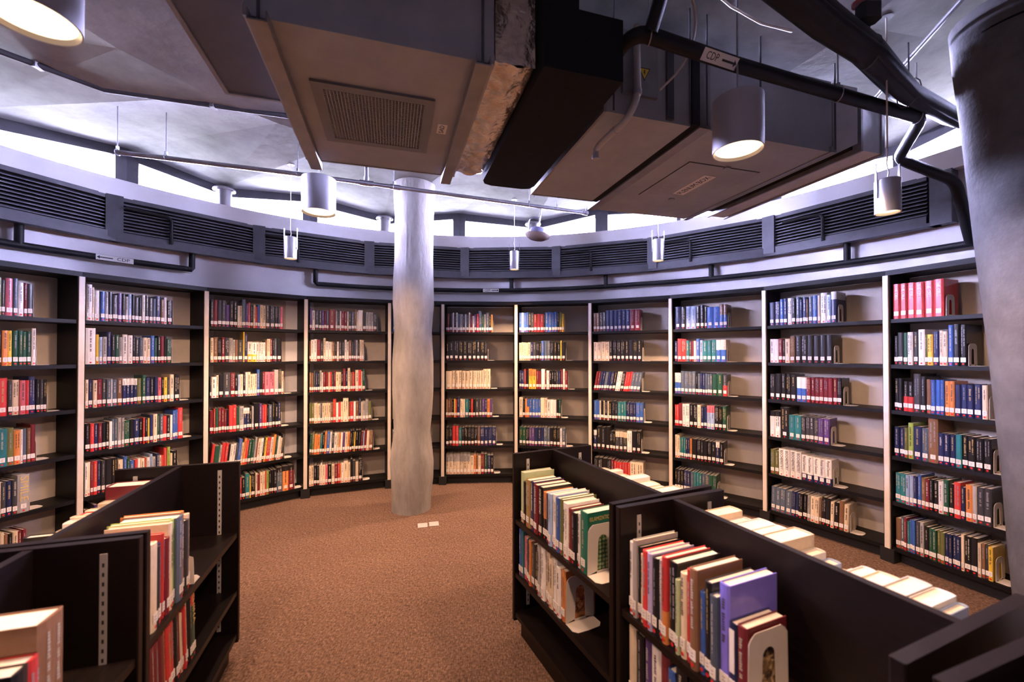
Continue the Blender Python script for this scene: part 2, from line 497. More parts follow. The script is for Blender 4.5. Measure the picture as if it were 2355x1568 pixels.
# leaning column at the right
prof = [(120, 2190), (150, 2195), (290, 2213), (400, 2224), (560, 2241), (700, 2258), (850, 2275), (950, 2285), (1100, 2300), (1250, 2311), (1390, 2325), (1500, 2334)]
pr, ct = [], []
D, R = 3.25, .25
for y, x in prof:
    be = math.atan((x - 1177.5) / 960) + math.asin(R / D)
    pr.append((R, ybase(y, 2.16))); ct.append((D * math.sin(be), D * math.cos(be)))
pr[-1] = (R, 0.0); pr[0] = (R * 1.02, 3.25)
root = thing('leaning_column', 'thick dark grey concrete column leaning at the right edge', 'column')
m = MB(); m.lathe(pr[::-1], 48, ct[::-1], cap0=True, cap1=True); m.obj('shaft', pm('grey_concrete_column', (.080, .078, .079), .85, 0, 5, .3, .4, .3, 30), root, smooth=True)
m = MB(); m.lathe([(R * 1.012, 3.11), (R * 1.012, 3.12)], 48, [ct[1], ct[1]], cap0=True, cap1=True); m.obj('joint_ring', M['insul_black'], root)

# ------------------------------------------------------------------ tall wall bookcases
POSTS = {'Z': (-3.564, 2.364), 'A': (-3.29, 3.185), 'B': (-2.88, 3.93), 'C': (-2.231, 4.519), 'D': (-1.424, 4.853), 'E': (-.825, 4.982), 'F': (.05, 5.027),
         'G': (.911, 4.865), 'H': (1.697, 4.465), 'I': (2.357, 3.895), 'J': (2.83, 3.153), 'K': (3.136, 2.352)}
BAYN = {'ZA': 'leftmost wall bookcase', 'AB': 'second wall bookcase from left', 'BC': 'third wall bookcase from left', 'CD': 'wall bookcase left of the pillar',
        'DE': 'narrow bookcase behind the pillar', 'EF': 'wall bookcase right of the pillar', 'FG': 'second wall bookcase right of pillar',
        'GH': 'third wall bookcase right of pillar', 'HI': 'third wall bookcase from right', 'IJ': 'second wall bookcase from right', 'JK': 'wall bookcase behind the leaning column'}
SHELF_Z = [.115 + .34 * k for k in range(5, -1, -1)]     # top row first
ROWN = ['top shelf', 'second shelf down', 'third shelf down', 'fourth shelf down', 'fifth shelf down', 'bottom shelf']
DEP = .27
BAYF = {}
for key in BAYN:
    a, b = Vector(POSTS[key[0]]), Vector(POSTS[key[1]])
    L = (b - a).length
    fr = frame(a, b - a)
    BAYF[key] = (fr, L)
    root = thing('wall_bookcase', 'tall black bookcase with six shelves, ' + BAYN[key], 'bookcase', fr, 'curved row of wall bookcases')
    MB().box(.002, .024, .0, DEP, 0.0, 2.17).obj('side_panel', M['shelf_black'], root)
    MB().box(L - .024, L - .002, .0, DEP, 0.0, 2.17).obj('side_panel', M['shelf_black'], root)
    MB().box(.024, L - .024, DEP - .02, DEP - .008, .10, 2.14).obj('back_panel', M['backboard'], root)
    MB().box(.0, L, -.012, DEP, 2.145, 2.182).obj('top_fascia', M['shelf_black'], root)
    sm = MB().box(.024, L - .024, .004, DEP - .02, -.028, 0).mesh('shelf', M['shelf_black'])
    for z in SHELF_Z: link('shelf', sm, root, Matrix.Translation((0, 0, z)))
    MB().box(.05, L - .05, .06, .075, 0, .088).obj('plinth', M['rubber'], root)
    MB().bbox(-.018, .018, -.014, .0015, .10, 2.145, .003).obj('post_strip', M['post'], root)
    MB().bbox(-.045, .045, -.02, .10, 0, .10, .004).obj('foot', M['rubber'], root)

# ------------------------------------------------------------------ low island bookcases
def low_unit(far, near, side, label):
    """far/near: aisle-side corners in plan; side +1: shelves behind lie to the right of far->near (right island), -1 left island"""
    far, near = Vector(far), Vector(near)
    if side > 0: fr = frame(far, near - far)
    else: fr = frame(near, far - near)
    L = (near - far).length
    root = thing('low_bookcase', label, 'bookcase', fr, 'low double sided bookcases')
    DW, T = .52, .026
    for x0 in (.003, L - .003 - T):
        MB().bbox(x0, x0 + T, 0, DW, .08, 1.0, .003).obj('end_panel', M['wood'], root)
    MB().box(T + .003, L - T - .003, DW / 2 - .012, DW / 2 + .012, .08, .998).obj('spine_panel', M['wood'], root)
    MB().box(.045, L - .045, .035, DW - .035, 0, .098).obj('plinth', M['wood'], root)
    for z in (.64, .345, .125):
        for y0, y1 in ((.006, DW / 2 - .012), (DW / 2 + .012, DW - .006)):
            MB().box(T + .003, L - T - .003, y0, y1, z - .024, z).obj('shelf', M['wood'], root)
    for x, sx in ((.003 + T, 1), (L - .003 - T, -1)):
        for y in (.085, DW - .085):
            m = MB(); m.box(min(x, x + sx * .003), max(x, x + sx * .003), y - .009, y + .009, .15, .965)
            std = m.obj('shelf_standard', M['grey_metal'], root)
            st = MB()
            for k in range(28):
                z = .17 + k * .028
                xx = x + sx * .0032
                vs = [(xx, y - .003, z), (xx, y + .003, z), (xx, y + .003, z + .012), (xx, y - .003, z + .012)]
                st.add(vs, [(0, 1, 2, 3) if sx > 0 else (3, 2, 1, 0)])
            o = st.obj('standard_slots', M['slot'], root); o['kind'] = 'stuff'; sub(o, std)
    return fr, L
LOW = {}
LOW['R1'] = low_unit((0, 2.35), (.374, 1.544), 1, 'low dark wood bookcase on the right, far one holding green book')
LOW['R2'] = low_unit((.377, 1.536), (.706, .750), 1, 'low dark wood bookcase on the right, nearer one with purple book')
LOW['R3'] = low_unit((.722, .728), (1.02, -.10), 1, 'low dark wood bookcase cut off at the bottom right corner')
LOW['L1'] = low_unit((-1.412, 2.18), (-1.138, 1.304), -1, 'low dark wood bookcase on the left, far one by the carpet')
LOW['L2'] = low_unit((-1.135, 1.294), (-.875, .43), -1, 'low dark wood bookcase cut off at the bottom left corner')
LOWN = {'R1': 'far right low bookcase', 'R2': 'near right low bookcase', 'R3': 'right corner low bookcase', 'L1': 'far left low bookcase', 'L2': 'near left low bookcase'}
def back_frame(fr, L):
    o = fr @ Vector((L, .52, 0))
    return frame(o, -Vector(fr.col[0][:2]))

# ------------------------------------------------------------------ books
PAL = {'k': ((.011, .011, .013), 'black'), 'n': ((.018, .026, .085), 'navy blue'), 'b': ((.045, .12, .40), 'blue'), 'l': ((.34, .46, .70), 'light blue'),
       't': ((.025, .17, .19), 'teal'), 'g': ((.018, .075, .045), 'dark green'), 'e': ((.30, .42, .10), 'lime green'), 'w': ((.78, .75, .72), 'white'),
       'c': ((.70, .58, .42), 'cream'), 'a': ((.36, .35, .34), 'grey'), 'd': ((.045, .047, .052), 'charcoal'), 'r': ((.55, .045, .045), 'red'),
       'm': ((.17, .022, .030), 'maroon'), 'o': ((.66, .24, .07), 'orange'), 'y': ((.72, .49, .06), 'yellow'), 'p': ((.10, .055, .19), 'dark purple'),
       'i': ((.66, .16, .21), 'pink'), 'h': ((.19, .10, .055), 'brown'), 's': ((.085, .115, .16), 'slate blue'), 'u': ((.17, .15, .60), 'violet blue'),
       'v': ((.13, .14, .05), 'olive green'), 'j': ((.45, .40, .66), 'lavender'), 'q': ((.52, .62, .36), 'pale green'), 'f': ((.33, .22, .08), 'bronze'), 'x': ((.018, .13, .085), 'emerald green')}
TWO = {'N': ('w', 'n', .25), 'W': ('w', 'b', .45), 'B': ('k', 's', .2), 'O': ('k', 'o', .2), 'M': ('k', 'm', .2), 'X': ('b', 'o', .4), 'Z': ('h', 'b', .45),
       'C': ('w', 'y', .62), 'G': ('a', 'c', .36), 'H': ('c', 'd', .28), 'Y': ('o', 'y', .35), 'D': ('d', 'r', .5), 'L': ('i', 'l', .3), 'K': ('k', 'w', .2),
       'P': ('w', 'n', .72), 'R': ('k', 'r', .5), 'S': ('r', 'o', .62), 'T': ('r', 'g', .22), 'A': ('o', 'k', .55)}
# each book: colour letter, thickness digit, height digit
WALL = {
 'ZA': [(.612, '~16 m35 w25 v46 d35 i66 s46 w55 m35 d55'), (.63, '~16 n35 w46 k35 o55 y45 g55 g45 g45 g45 w46'), (.689, '~16 k45 r86 d45 c65 i55 r35 n66 k45 d35 k35'),
        (.634, '~14 m45 m66 t86 v56 o55 w25 s35 h35 m46'), (.604, '~14 h65 c45 d45 n45 d45 a96'), (.593, '~14 c35 h34 k34 c44 m34 m34')],
 'AB': [(.593, 'w57 c26 w55 b45 a35 k45 d54 p45 k35 a34 l35 k35 d44 k34 w35 k45 d44 s34 n55 h44 w35 k64'),
        (.586, 'w97 y35 l34 a44 n46 k45 g45 a34 w55 w55 k35 d44 s44 c44 c44 b45 g34 k45 m45 k35 g54'),
        (.649, 'c34 n44 c44 m54 d44 s54 w14 s54 h54 N44 N44 N44 N44 v54 g45 n54 k54 n44 i44 k34 y44 d34 c55 k75'),
        (.675, 'k54 r44 n44 m44 k44 k34 w34 s35 s35 a45 a35 g64 k54 n64 k44 r24 k44 y24 n45 c55 g35 s45 r54 k44 w34 b36 b26 b26 r67'),
        (.639, 'w36 c36 m36 r46 n46 d46 k76 k76 c35 c35 b46 g45 b54 r44 w34 c54 r24 w44 l45 a44 n45 c34 r34 r47 e47 c34 k75'), (.47, '~18')],
 'BC': [(.657, 'd46 m56 d56 d56 p54 k56 k56 w34 c34 s57 p35 i36 k45 c35 r34 b35 c45 c45 d65 d75 k55 d35 i45'),
        (.645, 'c45 h55 k54 m45 d55 a55 a34 h34 d74 y28 n47 C63 C63 w33 w33 w33 w33 h24 c55 m35 k35 s35 k75'),
        (.666, 'd23 w63 c34 k64 d95 m65 k43 l34 c44 k35 w35 c45 c34 c34 c34 b46 k45 m35 i75 i75 a66 d56 c35'),
        (.641, 'm54 r25 g45 m45 m45 m34 k34 r56 r56 g45 a65 N44 N44 k34 a35 k86 p46 r35 r45 k34 s55 k46 k55 n46'),
        (.662, 'r45 g74 a34 r55 r45 k34 w44 w44 d34 b56 c34 o46 r35 g55 g45 a36 m23 c45 w45 k35 y35 r65 w45 o46 g35 w45 c34 d46', .10),
        (.772, '~11 y24 k65 c35 m44 c45 c35 r25 e45 k35 k45 k55 B96 O96 M96')],
 'CD': [(.734, 'p35 w44 d54 d44 p34 m34 s34 m95 a34 d35 w24 m44 m44 w24 d44 s44 h35 w24 w75 k44 a44 a44 a34 d54'),
        (.593, 'h24 w45 w45 m55 d44 c36 w44 w44 c24 h34 d34 w34 d44 d44 w35 w34 h45 d34 d35 a35 d34 c35 c35'),
        (.607, 'h34 h34 d35 n34 k34 a35 w24 m44 m44 c24 r34 d34 m35 c44 c44 k34 m46 n34 c46 h34 r34 m24 c55 r45 c24 g45'),
        (.677, 'v34 v34 c44 c44 s24 c34 c34 c24 c34 h34 r46 w34 r34 c34 c76 h24 r54 w34 h44 n36 c24 a44 a45 v44'),
        (.687, 'g34 v35 o44 o44 t34 k35 o35 b45 w35 d34 w44 c34 o24 w34 p34 c44 o34 k35 k35 y24 k45 k45 m34 l24 m35 c44 h54', .05),
        (.579, 'c34 c34 k44 k34 c24 w25 c44 i34 k54 c44 m44 r34 o24 w34 c65 c34 k36 d45 c44 k55')],
 'DE': [(.20, 'b55 b55 s45 d45'), (.20, 'n55 s45 a45'), (.20, 'c54 h44 c44'), (.2, 'c44 c54 r34'), (.2, 'w44 c54 k44'), (.2, 'c54 c44 m44')],
 'EF': [(.593, 'k24 m34 k44 w25 k34 w25 s34 a44 d34 w24 d34 c25 m34 w33 p34 r34 s46 g34 a34 s45 k34 o24'),
        (.531, 'k44 k65 k65 k55 k65 k65 k55 k55 k55 k45'), (.567, 'c84 c54 c54 c44 c54 c54 c54 c64 c34 c34 c34 c55 c55'),
        (.588, 'h34 h34 h24 k34 y24 r24 n45 c44 c34 t54 k34 r34 k34 d54 d44 p44 n34 o44 p34'),
        (.635, 'k54 k54 r55 r45 t54 k44 k54 k54 k54 k54 h44 n64 n64 n64 n64'), (.604, 'G55 G55 G55 G55 G55 G55 G55 c54 o35 h34 c44 m55 g45 n54 k44')],
 'FG': [(.572, 'b35 l45 b45 b35 k45 d45 m54 m54 m54 k24 b55 b55 b45 b45 k35 v45 y34'), (.588, 'c44 c34 c34 c34 c44 n44 d44 k54 k34 b45 s55 s45 k54 k54 k54 y25 k54'),
        (.613, 'n34 n44 r25 k44 Y55 Y55 m44 m34 w55 m24 w44 k34 k34 k34 d34 n34 m35 w35 m34'), (.532, 'c65 k44 o34 X44 b54 b54 b54 b44 c65 c55 w54 w54 w54 k44 g34'),
        (.588, 'g54 g54 k54 p44 p44 n54 n54 n44 s54 s44 k54 k54 k54 w34 s54'), (.537, '~16')],
 'GH': [(.562, 'h44 h44 d44 d44 n55 n55 n55 n55 n55 n55 m65 m65'), (.578, 'c54 c54 c54 c54 k45 k55 k55 k55 k55 k55 k55 k55'),
        (.555, 'm34 m34 n34 n34 s44 n34 n44 k44 w34 w34 k44 r34 r34 r24 s44 s44 s44', .17), (.592, 'b54 b44 c24 k44 c24 k44 c24 k44 k54 k44 t54 t44 t34 n54 n54 n44 b54 b54'),
        (.564, 'N44 k66 k66 k66 k44 k34 H54 H54 H54 w65 k65 k55'), (.592, 'k55 k55 k55 k55 m35 r34 r34 r34 r34 r34 r34 c75 c75')],
 'HI': [(.547, 'n85 k65 l65 l65 k55 k55 k34 b74 b74 Z45 Z45'), (.536, 'n44 r65 r65 t44 d34 m34 a44 b45 l44 t64 t54 t64 W64 W64'),
        (.544, 'W44 W44 s55 s55 s55 s45 k34 s34 n34 n34 s34 s34 s34 g64 g64 D54'), (.536, 'r34 r34 m55 w55 w55 k65 k55 c55 n44 n44 L55 L55 k55 k55 g55'),
        (.508, 'c45 c35 t34 t34 t34 n34 n34 o34 k74 k54 k54 k54 k54 k64 N54 k54'), (.444, 'k34 k44 k34 n44 n44 s44 t34 t34 t34 s44 s44 g44 g44')],
 'IJ': [(.557, 'n64 n64 b45 n45 w55 k45 s45 n34 n45 h24 s45 b55 c35 w66 l45 N56'), (.527, 'w54 w54 m44 k34 c54 h55 k65 k65 k65 k65 k65 k65'),
        (.59, 'k65 k65 k55 k55 k65 W54 W54 m44 m44 m44 m44 m44 m44 m44 k44'), (.502, 'K65 K55 k97 t64 t64 d44 d44 d44 d44 p54 p54'),
        (.515, 'v54 v54 w65 w65 w65 w65 P64 P64 P64 P64 P64'), (.625, 's54 s54 s54 s64 n44 n34 k44 k44 a34 c44 c44 h24 k45 k45 c34 k44 h45 c44', .03)],
 'JK': [(.32, 'r76 r76 r86 r96 r96 r96'), (.429, 'k54 d65 g55 w65 d55 w76 v34 y64 n65 c45 c55 b57 k67 k67'),
        (.524, 'k55 k55 R64 R64 d87 k66 h55 b55 b55 b45 o55 o55 n64 n64 n64 n74 c54'), (.54, 'n54 n54 v44 e56 n85 s65 h99 n54 n54 n54 t54 k54 k64 k64 k64'),
        (.538, 't64 t64 l44 l44 n44 b45 h44 m44 k44 k54 w54 g55 k54 r65 n44 o65 a45 d65 d65'), (.544, 'h64 s45 m35 t34 b35 b35 d55 a45 k54 g44 g44 v44 v44 n44 n34 n44 n44 c35 k65 k65 c34 h34 d34 y44')],
}
LOWR = [  # unit, back side?, shelf z, x0, x1, spec, lean, row name
 ('R1', 0, .64, .06, .690, 'q56 k34 f65 n45 m55 k55 A44 n34 l45 w45 b45 v35 w55 m34 k44 w34 x65', 0, 'upper shelf'),
 ('R1', 0, .345, .055, .520, 'b45 t35 i34 c34 n34 o44 d54 k54 a55 w65 c55 c64 w55 w54 o54', 0, 'middle shelf'),
 ('R2', 0, .64, .055, .515, 'w55 a46 k35 c34 r55 j55 k55 a45 S56 k76 q34 c55 r46 h67 b44 k56 s55 u77 n53 m63', 0, 'upper shelf'),
 ('R2', 0, .345, .055, .62, 'c55 k55 p45 w65 m55 b44 k66 k55 c44 h54 c55 b44 k44 w54 c44 m44', 0, 'middle shelf'),
 ('R1', 1, .64, .06, .70, 'w57 c68 w77 c67 w58 m36 m36 c66 w47 k46 c56', 0, 'far side upper shelf'),
 ('R2', 1, .64, .10, .78, 'l37 w68 w78 c97 w57 w46 c45 l56 w57 c99 w98 w98 w87 c88', 0, 'far side upper shelf'),
 ('L1', 0, .64, .045, .385, 'h56 c67 d36 n46 r37 m46 c48 e48 s88 o48 d46 c47', .0, 'upper shelf'),
 ('L1', 0, .345, .045, .43, 'm55 m55 m55 m55 o35 r45 r55 k45 m35 c34 r25 c36 k35 T66', -.07, 'middle shelf'),
 ('L1', 1, .64, .05, .85, 'm88 c55 w44 c45 r55 c35 w55 c44 y44 l35 i44 k36 c55 w54 m44 c55 w44', 0, 'far side upper shelf'),
 ('L2', 0, .64, .46, .62, 'k55 r45 h98', 0, 'upper shelf'),
]
SPECIAL = {  # (row key, book number): text along the spine
}
def put(k, nums, txt, mat, frac=.6, size=.6):
    for n in nums: SPECIAL[(k, n)] = (txt, mat, frac, size)
put(('JK', 0), range(6), 'THE CELL', 'offwhite_print', .42, .42)
put(('JK', 1), [1], 'PRIVATE VISIONS', 'offwhite_print', .62, .5)
put(('IJ', 4), range(2, 6), 'BIOCHEMISTRY', 'sign_black', .72, .6)
put(('IJ', 4), range(6, 11), 'Physical Chemistry', 'sign_black', .6, .5)
put(('R1', 0), [3, 4], 'LIVING RELIGIONS', 'offwhite_print', .55, .38)
put(('R1', 0), [5], 'GOD IS BEYOND', 'offwhite_print', .5, .42)
put(('R2', 2), [7], 'THE PURSUIT OF', 'offwhite_print', .5, .45)
put(('L1', 7), [13], 'CHINA', 'gold', .45, .6)
put(('ZA', 4), [19], 'SMILE', 'gold', .66, .8)

ORD = ['first', 'second', 'third', 'fourth', 'fifth', 'sixth', 'seventh', 'eighth', 'ninth', 'tenth', 'eleventh', 'twelfth', 'thirteenth', 'fourteenth', 'fifteenth',
       'sixteenth', 'seventeenth', 'eighteenth', 'nineteenth', 'twentieth', 'twenty-first', 'twenty-second', 'twenty-third', 'twenty-fourth', 'twenty-fifth',
       'twenty-sixth', 'twenty-seventh', 'twenty-eighth', 'twenty-ninth', 'thirtieth']
RND = 'kkkdnbsccwwrmghatop'
ALLB = []
BOOKENDS = []
def lay_row(fr, z, x0, x1, spec, lean, rowname, place, key, clear=.31, dmax=.20):
    toks = []
    pad = 0
    for t in spec.split():
        if t[0] == '~':
            for _ in range(int(t[1:])): toks.append((random.choice(RND), random.randint(3, 6), random.choice((4, 4, 5, 5, 6)), True)); pad += 1
        else: toks.append((t[0], int(t[1]), int(t[2]), False))
    unit = (x1 - x0) / sum(t[1] for t in toks)
    x = x0
    N = len(toks)
    for i, (c, tw, th, hid) in enumerate(toks):
        t = tw * unit
        h = min((.148 if key[0] in LOW else .135) + .0205 * th + random.uniform(-.004, .004), clear)
        dep = min(dmax, max(.13, h * random.uniform(.68, .78)))
        y = .014 + random.uniform(0, .012)
        ALLB.append(dict(fr=fr, x=x, y=y, z=z, t=t - .0012, h=h, d=dep, c=c, lean=lean, hid=hid, i=i, N=N, pad=pad, row=rowname, place=place, key=key))
        x += t
    return x
for key, rows in WALL.items():
    fr, L = BAYF[key]
    for ri, row in enumerate(rows):
        x1 = row[0]; lean = row[2] if len(row) > 2 else 0
        lay_row(fr, SHELF_Z[ri], .034, x1, row[1], lean, ROWN[ri], BAYN[key], (key, ri))
        if key not in ('DE',): BOOKENDS.append((fr, x1 + .006 + lean * .1, .03, SHELF_Z[ri], ROWN[ri] + ', ' + BAYN[key], 'w', .15, .105))
for ri, (u, back, z, x0, x1, spec, lean, rn) in enumerate(LOWR):
    fr, L = LOW[u]
    if back: fr = back_frame(fr, L)
    lay_row(fr, z, x0, x1, spec, lean, rn, LOWN[u], (u, ri), .345, .19)
for u, z, x, tx in (('R1', .64, .694, 'upper shelf'), ('R1', .345, .526, 'middle shelf'), ('R2', .64, .519, 'upper shelf')):
    BOOKENDS.append((LOW[u][0], x, .02, z, tx + ' of the ' + LOWN[u], 'w', .205 if u == 'R1' else .20, .15))
BOOKENDS.append((LOW['L1'][0], .389, .012, .64, 'upper shelf of the far left low bookcase', 'w', .12, .10))

def book_geo(b):
    """returns dict part -> list of (verts, faces, colour) in row frame"""
    t, h, d = b['t'], b['h'], b['d']
    c = min(.0028, t * .16)
    sp = min(.006, t * .25)
    U = [(0, sp), (t * .22, .0012), (t * .5, 0), (t * .78, .0012), (t, sp), (t, d), (t - c, d), (t - c, sp + c), (c, sp + c), (c, d), (0, d)]
    if b['c'] in TWO:
        a, bb, f = TWO[b['c']]; segs = [(0, h * (1 - f), PAL[bb][0]), (h * (1 - f), h, PAL[a][0])]
    else: segs = [(0, h, PAL[b['c']][0])]
    rnd = random.Random(hash((b['key'][0], b['key'][1], b['i'])) & 0xffff if False else (ord(b['key'][0][0]) * 7919 + ord(b['key'][0][1]) * 104729 + b['key'][1] * 1301 + b['i'] * 17))
    jit = rnd.uniform(.85, 1.18)
    out = {'cover': [], 'pages': [], 'label': [], 'dot': [], 'title': []}
    sh = b['lean']
    def P(x, y, z): return (b['x'] + x + sh * z, b['y'] + y, b['z'] + z)
    n = len(U)
    for z0, z1, col in segs:
        col = tuple(min(.9, v * jit) for v in col)
        vs = [P(x, y, z0) for x, y in U] + [P(x, y, z1) for x, y in U]
        fs = [tuple(range(n))[::-1], tuple(range(n, 2 * n))] + [(i, (i + 1) % n, n + (i + 1) % n, n + i) for i in range(n)]
        out['cover'].append((vs, fs, col))
    def bx(x0, x1, y0, y1, z0, z1, col, part):
        vs = [P(x, y, z) for z in (z0, z1) for y in (y0, y1) for x in (x0, x1)]
        out[part].append((vs, [(0, 2, 3, 1), (4, 5, 7, 6), (0, 1, 5, 4), (2, 6, 7, 3), (0, 4, 6, 2), (1, 3, 7, 5)], col))
    bx(c, t - c, sp + c * .5, d - .004, .002, h - .0035, (.8, .72, .6), 'pages')
    lw = min(t * .86, .028)
    xc = t / 2
    if t > .007:
        z0 = .026 + rnd.uniform(-.002, .003); z1 = z0 + .031
        bx(xc - lw / 2, xc + lw / 2, -.0008, .001, z0, z1, (.80, .77, .73), 'label')
        # faint printed call number lines
        for k in range(2):
            bx(xc - lw * .18, xc + lw * .16, -.0011, -.0008, z0 + .009 + k * .009, z0 + .0115 + k * .009, (.25, .23, .22), 'label')
        r = min(.0062, t * .32)
        zc = .0135
        vs = [P(xc + r * math.cos(k * PI / 4), -.0010, zc + r * math.sin(k * PI / 4)) for k in range(8)]
        out['dot'].append((vs, [tuple(range(8))], (.62, .02, .02)))
        base = segs[-1][2] if len(segs) == 1 else segs[0][2]
        lum = sum(base) / 3
        tc = (.05, .045, .045) if lum > .22 else rnd.choice([(.50, .48, .45), (.42, .38, .3), (.30, .30, .32), (.42, .32, .14), (.22, .22, .24)])
        special = (b['key'], b['i']) in SPECIAL
        if rnd.random() < .85 and not special:
            # small printed characters running down the spine
            lines = 2 if t > .03 and rnd.random() < .5 else 1
            for q in range(lines):
                ww = min(t * rnd.uniform(.20, .40) / (1 if lines == 1 else 1.6), .0105)
                xo = xc + (0 if lines == 1 else (q - .5) * t * .38)
                zt = h * rnd.uniform(.86, .95); zend = .075 + h * rnd.uniform(.02, .25)
                word = rnd.randint(3, 8)
                while zt > zend:
                    ln = ww * rnd.uniform(.35, .62)
                    a0, a1 = xo - ww * rnd.uniform(.38, .5), xo + ww * rnd.uniform(.2, .5)
                    out['title'].append(([P(a0, -.0009, zt - ln), P(a1, -.0009, zt - ln), P(a1, -.0009, zt), P(a0, -.0009, zt)], [(0, 1, 2, 3)], tc))
                    zt -= ln + ww * .22; word -= 1
                    if word < 0: zt -= ww * .8; word = rnd.randint(2, 9)
    return out

def coloured_mesh(name, items, mats, mis=None):
    vs, fs, cols, mi = [], [], [], []
    for q, (v, f, c) in enumerate(items):
        o = len(vs); vs += v
        for face in f:
            fs.append([i + o for i in face]); cols.append((c, len(face))); mi.append(mis[q] if mis else 0)
    me = bpy.data.meshes.new(name)
    me.from_pydata(vs, [], fs)
    at = me.color_attributes.new('bcol', 'FLOAT_COLOR', 'CORNER')
    buf = []
    for c, k in cols: buf += [c[0], c[1], c[2], 1.0] * k
    at.data.foreach_set('color', buf)
    for m in mats: me.materials.append(m)
    if mis: me.polygons.foreach_set('material_index', mi)
    me.update()
    return me

def project(p):
    pr_ = math.radians(.55)
    y = p.y * math.cos(pr_) + (p.z - CZ) * math.sin(pr_)
    zz = -p.y * math.sin(pr_) + (p.z - CZ) * math.cos(pr_)
    if y < .1: return None
    return 1177.5 + 960 * p.x / y, 804 - 960 * zz / y, y
for b in ALLB:
    p = b['fr'] @ Vector((b['x'] + b['t'] / 2, b['y'], b['z'] + b['h'] / 2))
    q = project(p)
    b['score'] = 0
    if q and -4 < q[0] < 2300 + (55 if b['place'].endswith('low bookcase') else 0) and q[1] < 1600 and not b['hid']:
        nrm = b['fr'].col[1].xyz
        dv = (p - Vector((0, 0, CZ))); dist = dv.length; dv.normalize()
        face = abs(nrm.dot(dv)) * b['t'] * b['h'] + abs(b['fr'].col[0].xyz.dot(dv)) * .25 * b['d'] * b['h'] * (1 if b['key'][0] in LOW else 0) + abs(dv.z) * b['t'] * b['d'] * (1 if b['key'][0] in LOW else .2)
        b['score'] = face / dist ** 2
        if b['key'][0] in LOW: b['score'] *= 2
order = sorted([b for b in ALLB if b['score'] > 0], key=lambda b: -b['score'])
solo = set(id(b) for b in order[:300])
stuff_items, stuff_mi = [], []
def cname(b):
    if b['c'] in TWO: return PAL[TWO[b['c']][0]][1] + ' and ' + PAL[TWO[b['c']][1]][1]
    return PAL[b['c']][1]
for b in ALLB:
    g = book_geo(b)
    sp = SPECIAL.get((b['key'], b['i']))
    if id(b) in solo:
        if b['pad']: o = ORD[b['N'] - 1 - b['i']] + ' from right'
        else: o = ORD[b['i']] + ' from left'
        root = thing('book', '%s book, %s, %s, %s' % (cname(b), o, b['row'], b['place']), 'book',
                     b['fr'] @ Matrix.Translation((b['x'], b['y'], b['z'])), 'library books on the shelves')
        inv = Vector((b['x'], b['y'], b['z']))
        def loc(items): return [([tuple(Vector(p) - inv) for p in v], f, c) for v, f, c in items]
        link('cover', coloured_mesh('cover', loc(g['cover']), [M['cover']]), root)
        link('page_block', coloured_mesh('page_block', loc(g['pages']), [M['paper']]), root)
        if g['label']: link('spine_label', coloured_mesh('spine_label', loc(g['label']), [M['cover']]), root)
        if g['dot']: link('sticker_dot', coloured_mesh('sticker_dot', loc(g['dot']), [M['cover']]), root)
        if g['title']: link('spine_title', coloured_mesh('spine_title', loc(g['title']), [M['cover']]), root)
        if sp:
            txt, mt, fr_, size = sp
            hh = b['h']; ln = hh * fr_
            zc = hh * .96 - ln / 2
            mx = axes((b['t'] / 2 + b['lean'] * zc, -.0012, zc), (0 - b['lean'], 0, -1), (1, 0, 0))
            text_mesh(txt, b['t'] * size * 1.3, mx, M[mt], root, 'spine_title', ln)
        b['root'] = root
    else:
        for k in ('cover', 'label', 'dot', 'title'):
            for it in g[k]:
                stuff_items.append(([tuple(b['fr'] @ Vector(p)) for p in it[0]], it[1], it[2])); stuff_mi.append(0)
        for it in g['pages']:
            stuff_items.append(([tuple(b['fr'] @ Vector(p)) for p in it[0]], it[1], it[2])); stuff_mi.append(1)
o = link('shelved_books', coloured_mesh('shelved_books', stuff_items, [M['cover'], M['paper']], stuff_mi))
tag(o, 'hundreds of small distant library books filling the curved wall shelves', 'books', 'library books on the shelves', 'stuff')

# cover details on the books held by the bookends of the right island
def find(key, i):
    for b in ALLB:
        if b['key'] == key and b['i'] == i: return b
b = find(('R1', 0), 16)
if 'root' in b:
    MB().box(b['t'], b['t'] + .0008, .012, b['d'] - .012, .012, b['h'] - .075).obj('cover_art', M['dots'], b['root'])
    text_mesh('ISLAMIZATION', .024, axes((b['t'] + .0012, .074, b['h'] - .028), (0, 1, 0), (0, 0, 1)), M['gold'], b['root'], 'cover_title', .115)
b = find(('R2', 2), 19)
if 'root' in b: MB().box(b['t'], b['t'] + .0008, .02, b['d'] - .02, .012, b['h'] - .06).obj('cover_art', M['art1'], b['root'])
b = find(('R1', 1), 14)
if 'root' in b: MB().box(b['t'], b['t'] + .0008, .02, b['d'] - .02, .03, b['h'] - .06).obj('cover_art', M['art2'], b['root'])
b = find(('R1', 0), 6)
if 'root' in b:
    text_mesh('GO', .032, axes((b['t'] + .001, .04, .085), (0, 1, 0), (0, 0, 1)), M['offwhite_print'], b['root'], 'cover_title', .045)
b = find(('R2', 2), 18)
if 'root' in b: MB().box(b['t'] * .2, b['t'] * .85, -.0016, -.0004, b['h'] * .38, b['h'] * .93).obj('spine_panel', M['sign_white'], b['root'])

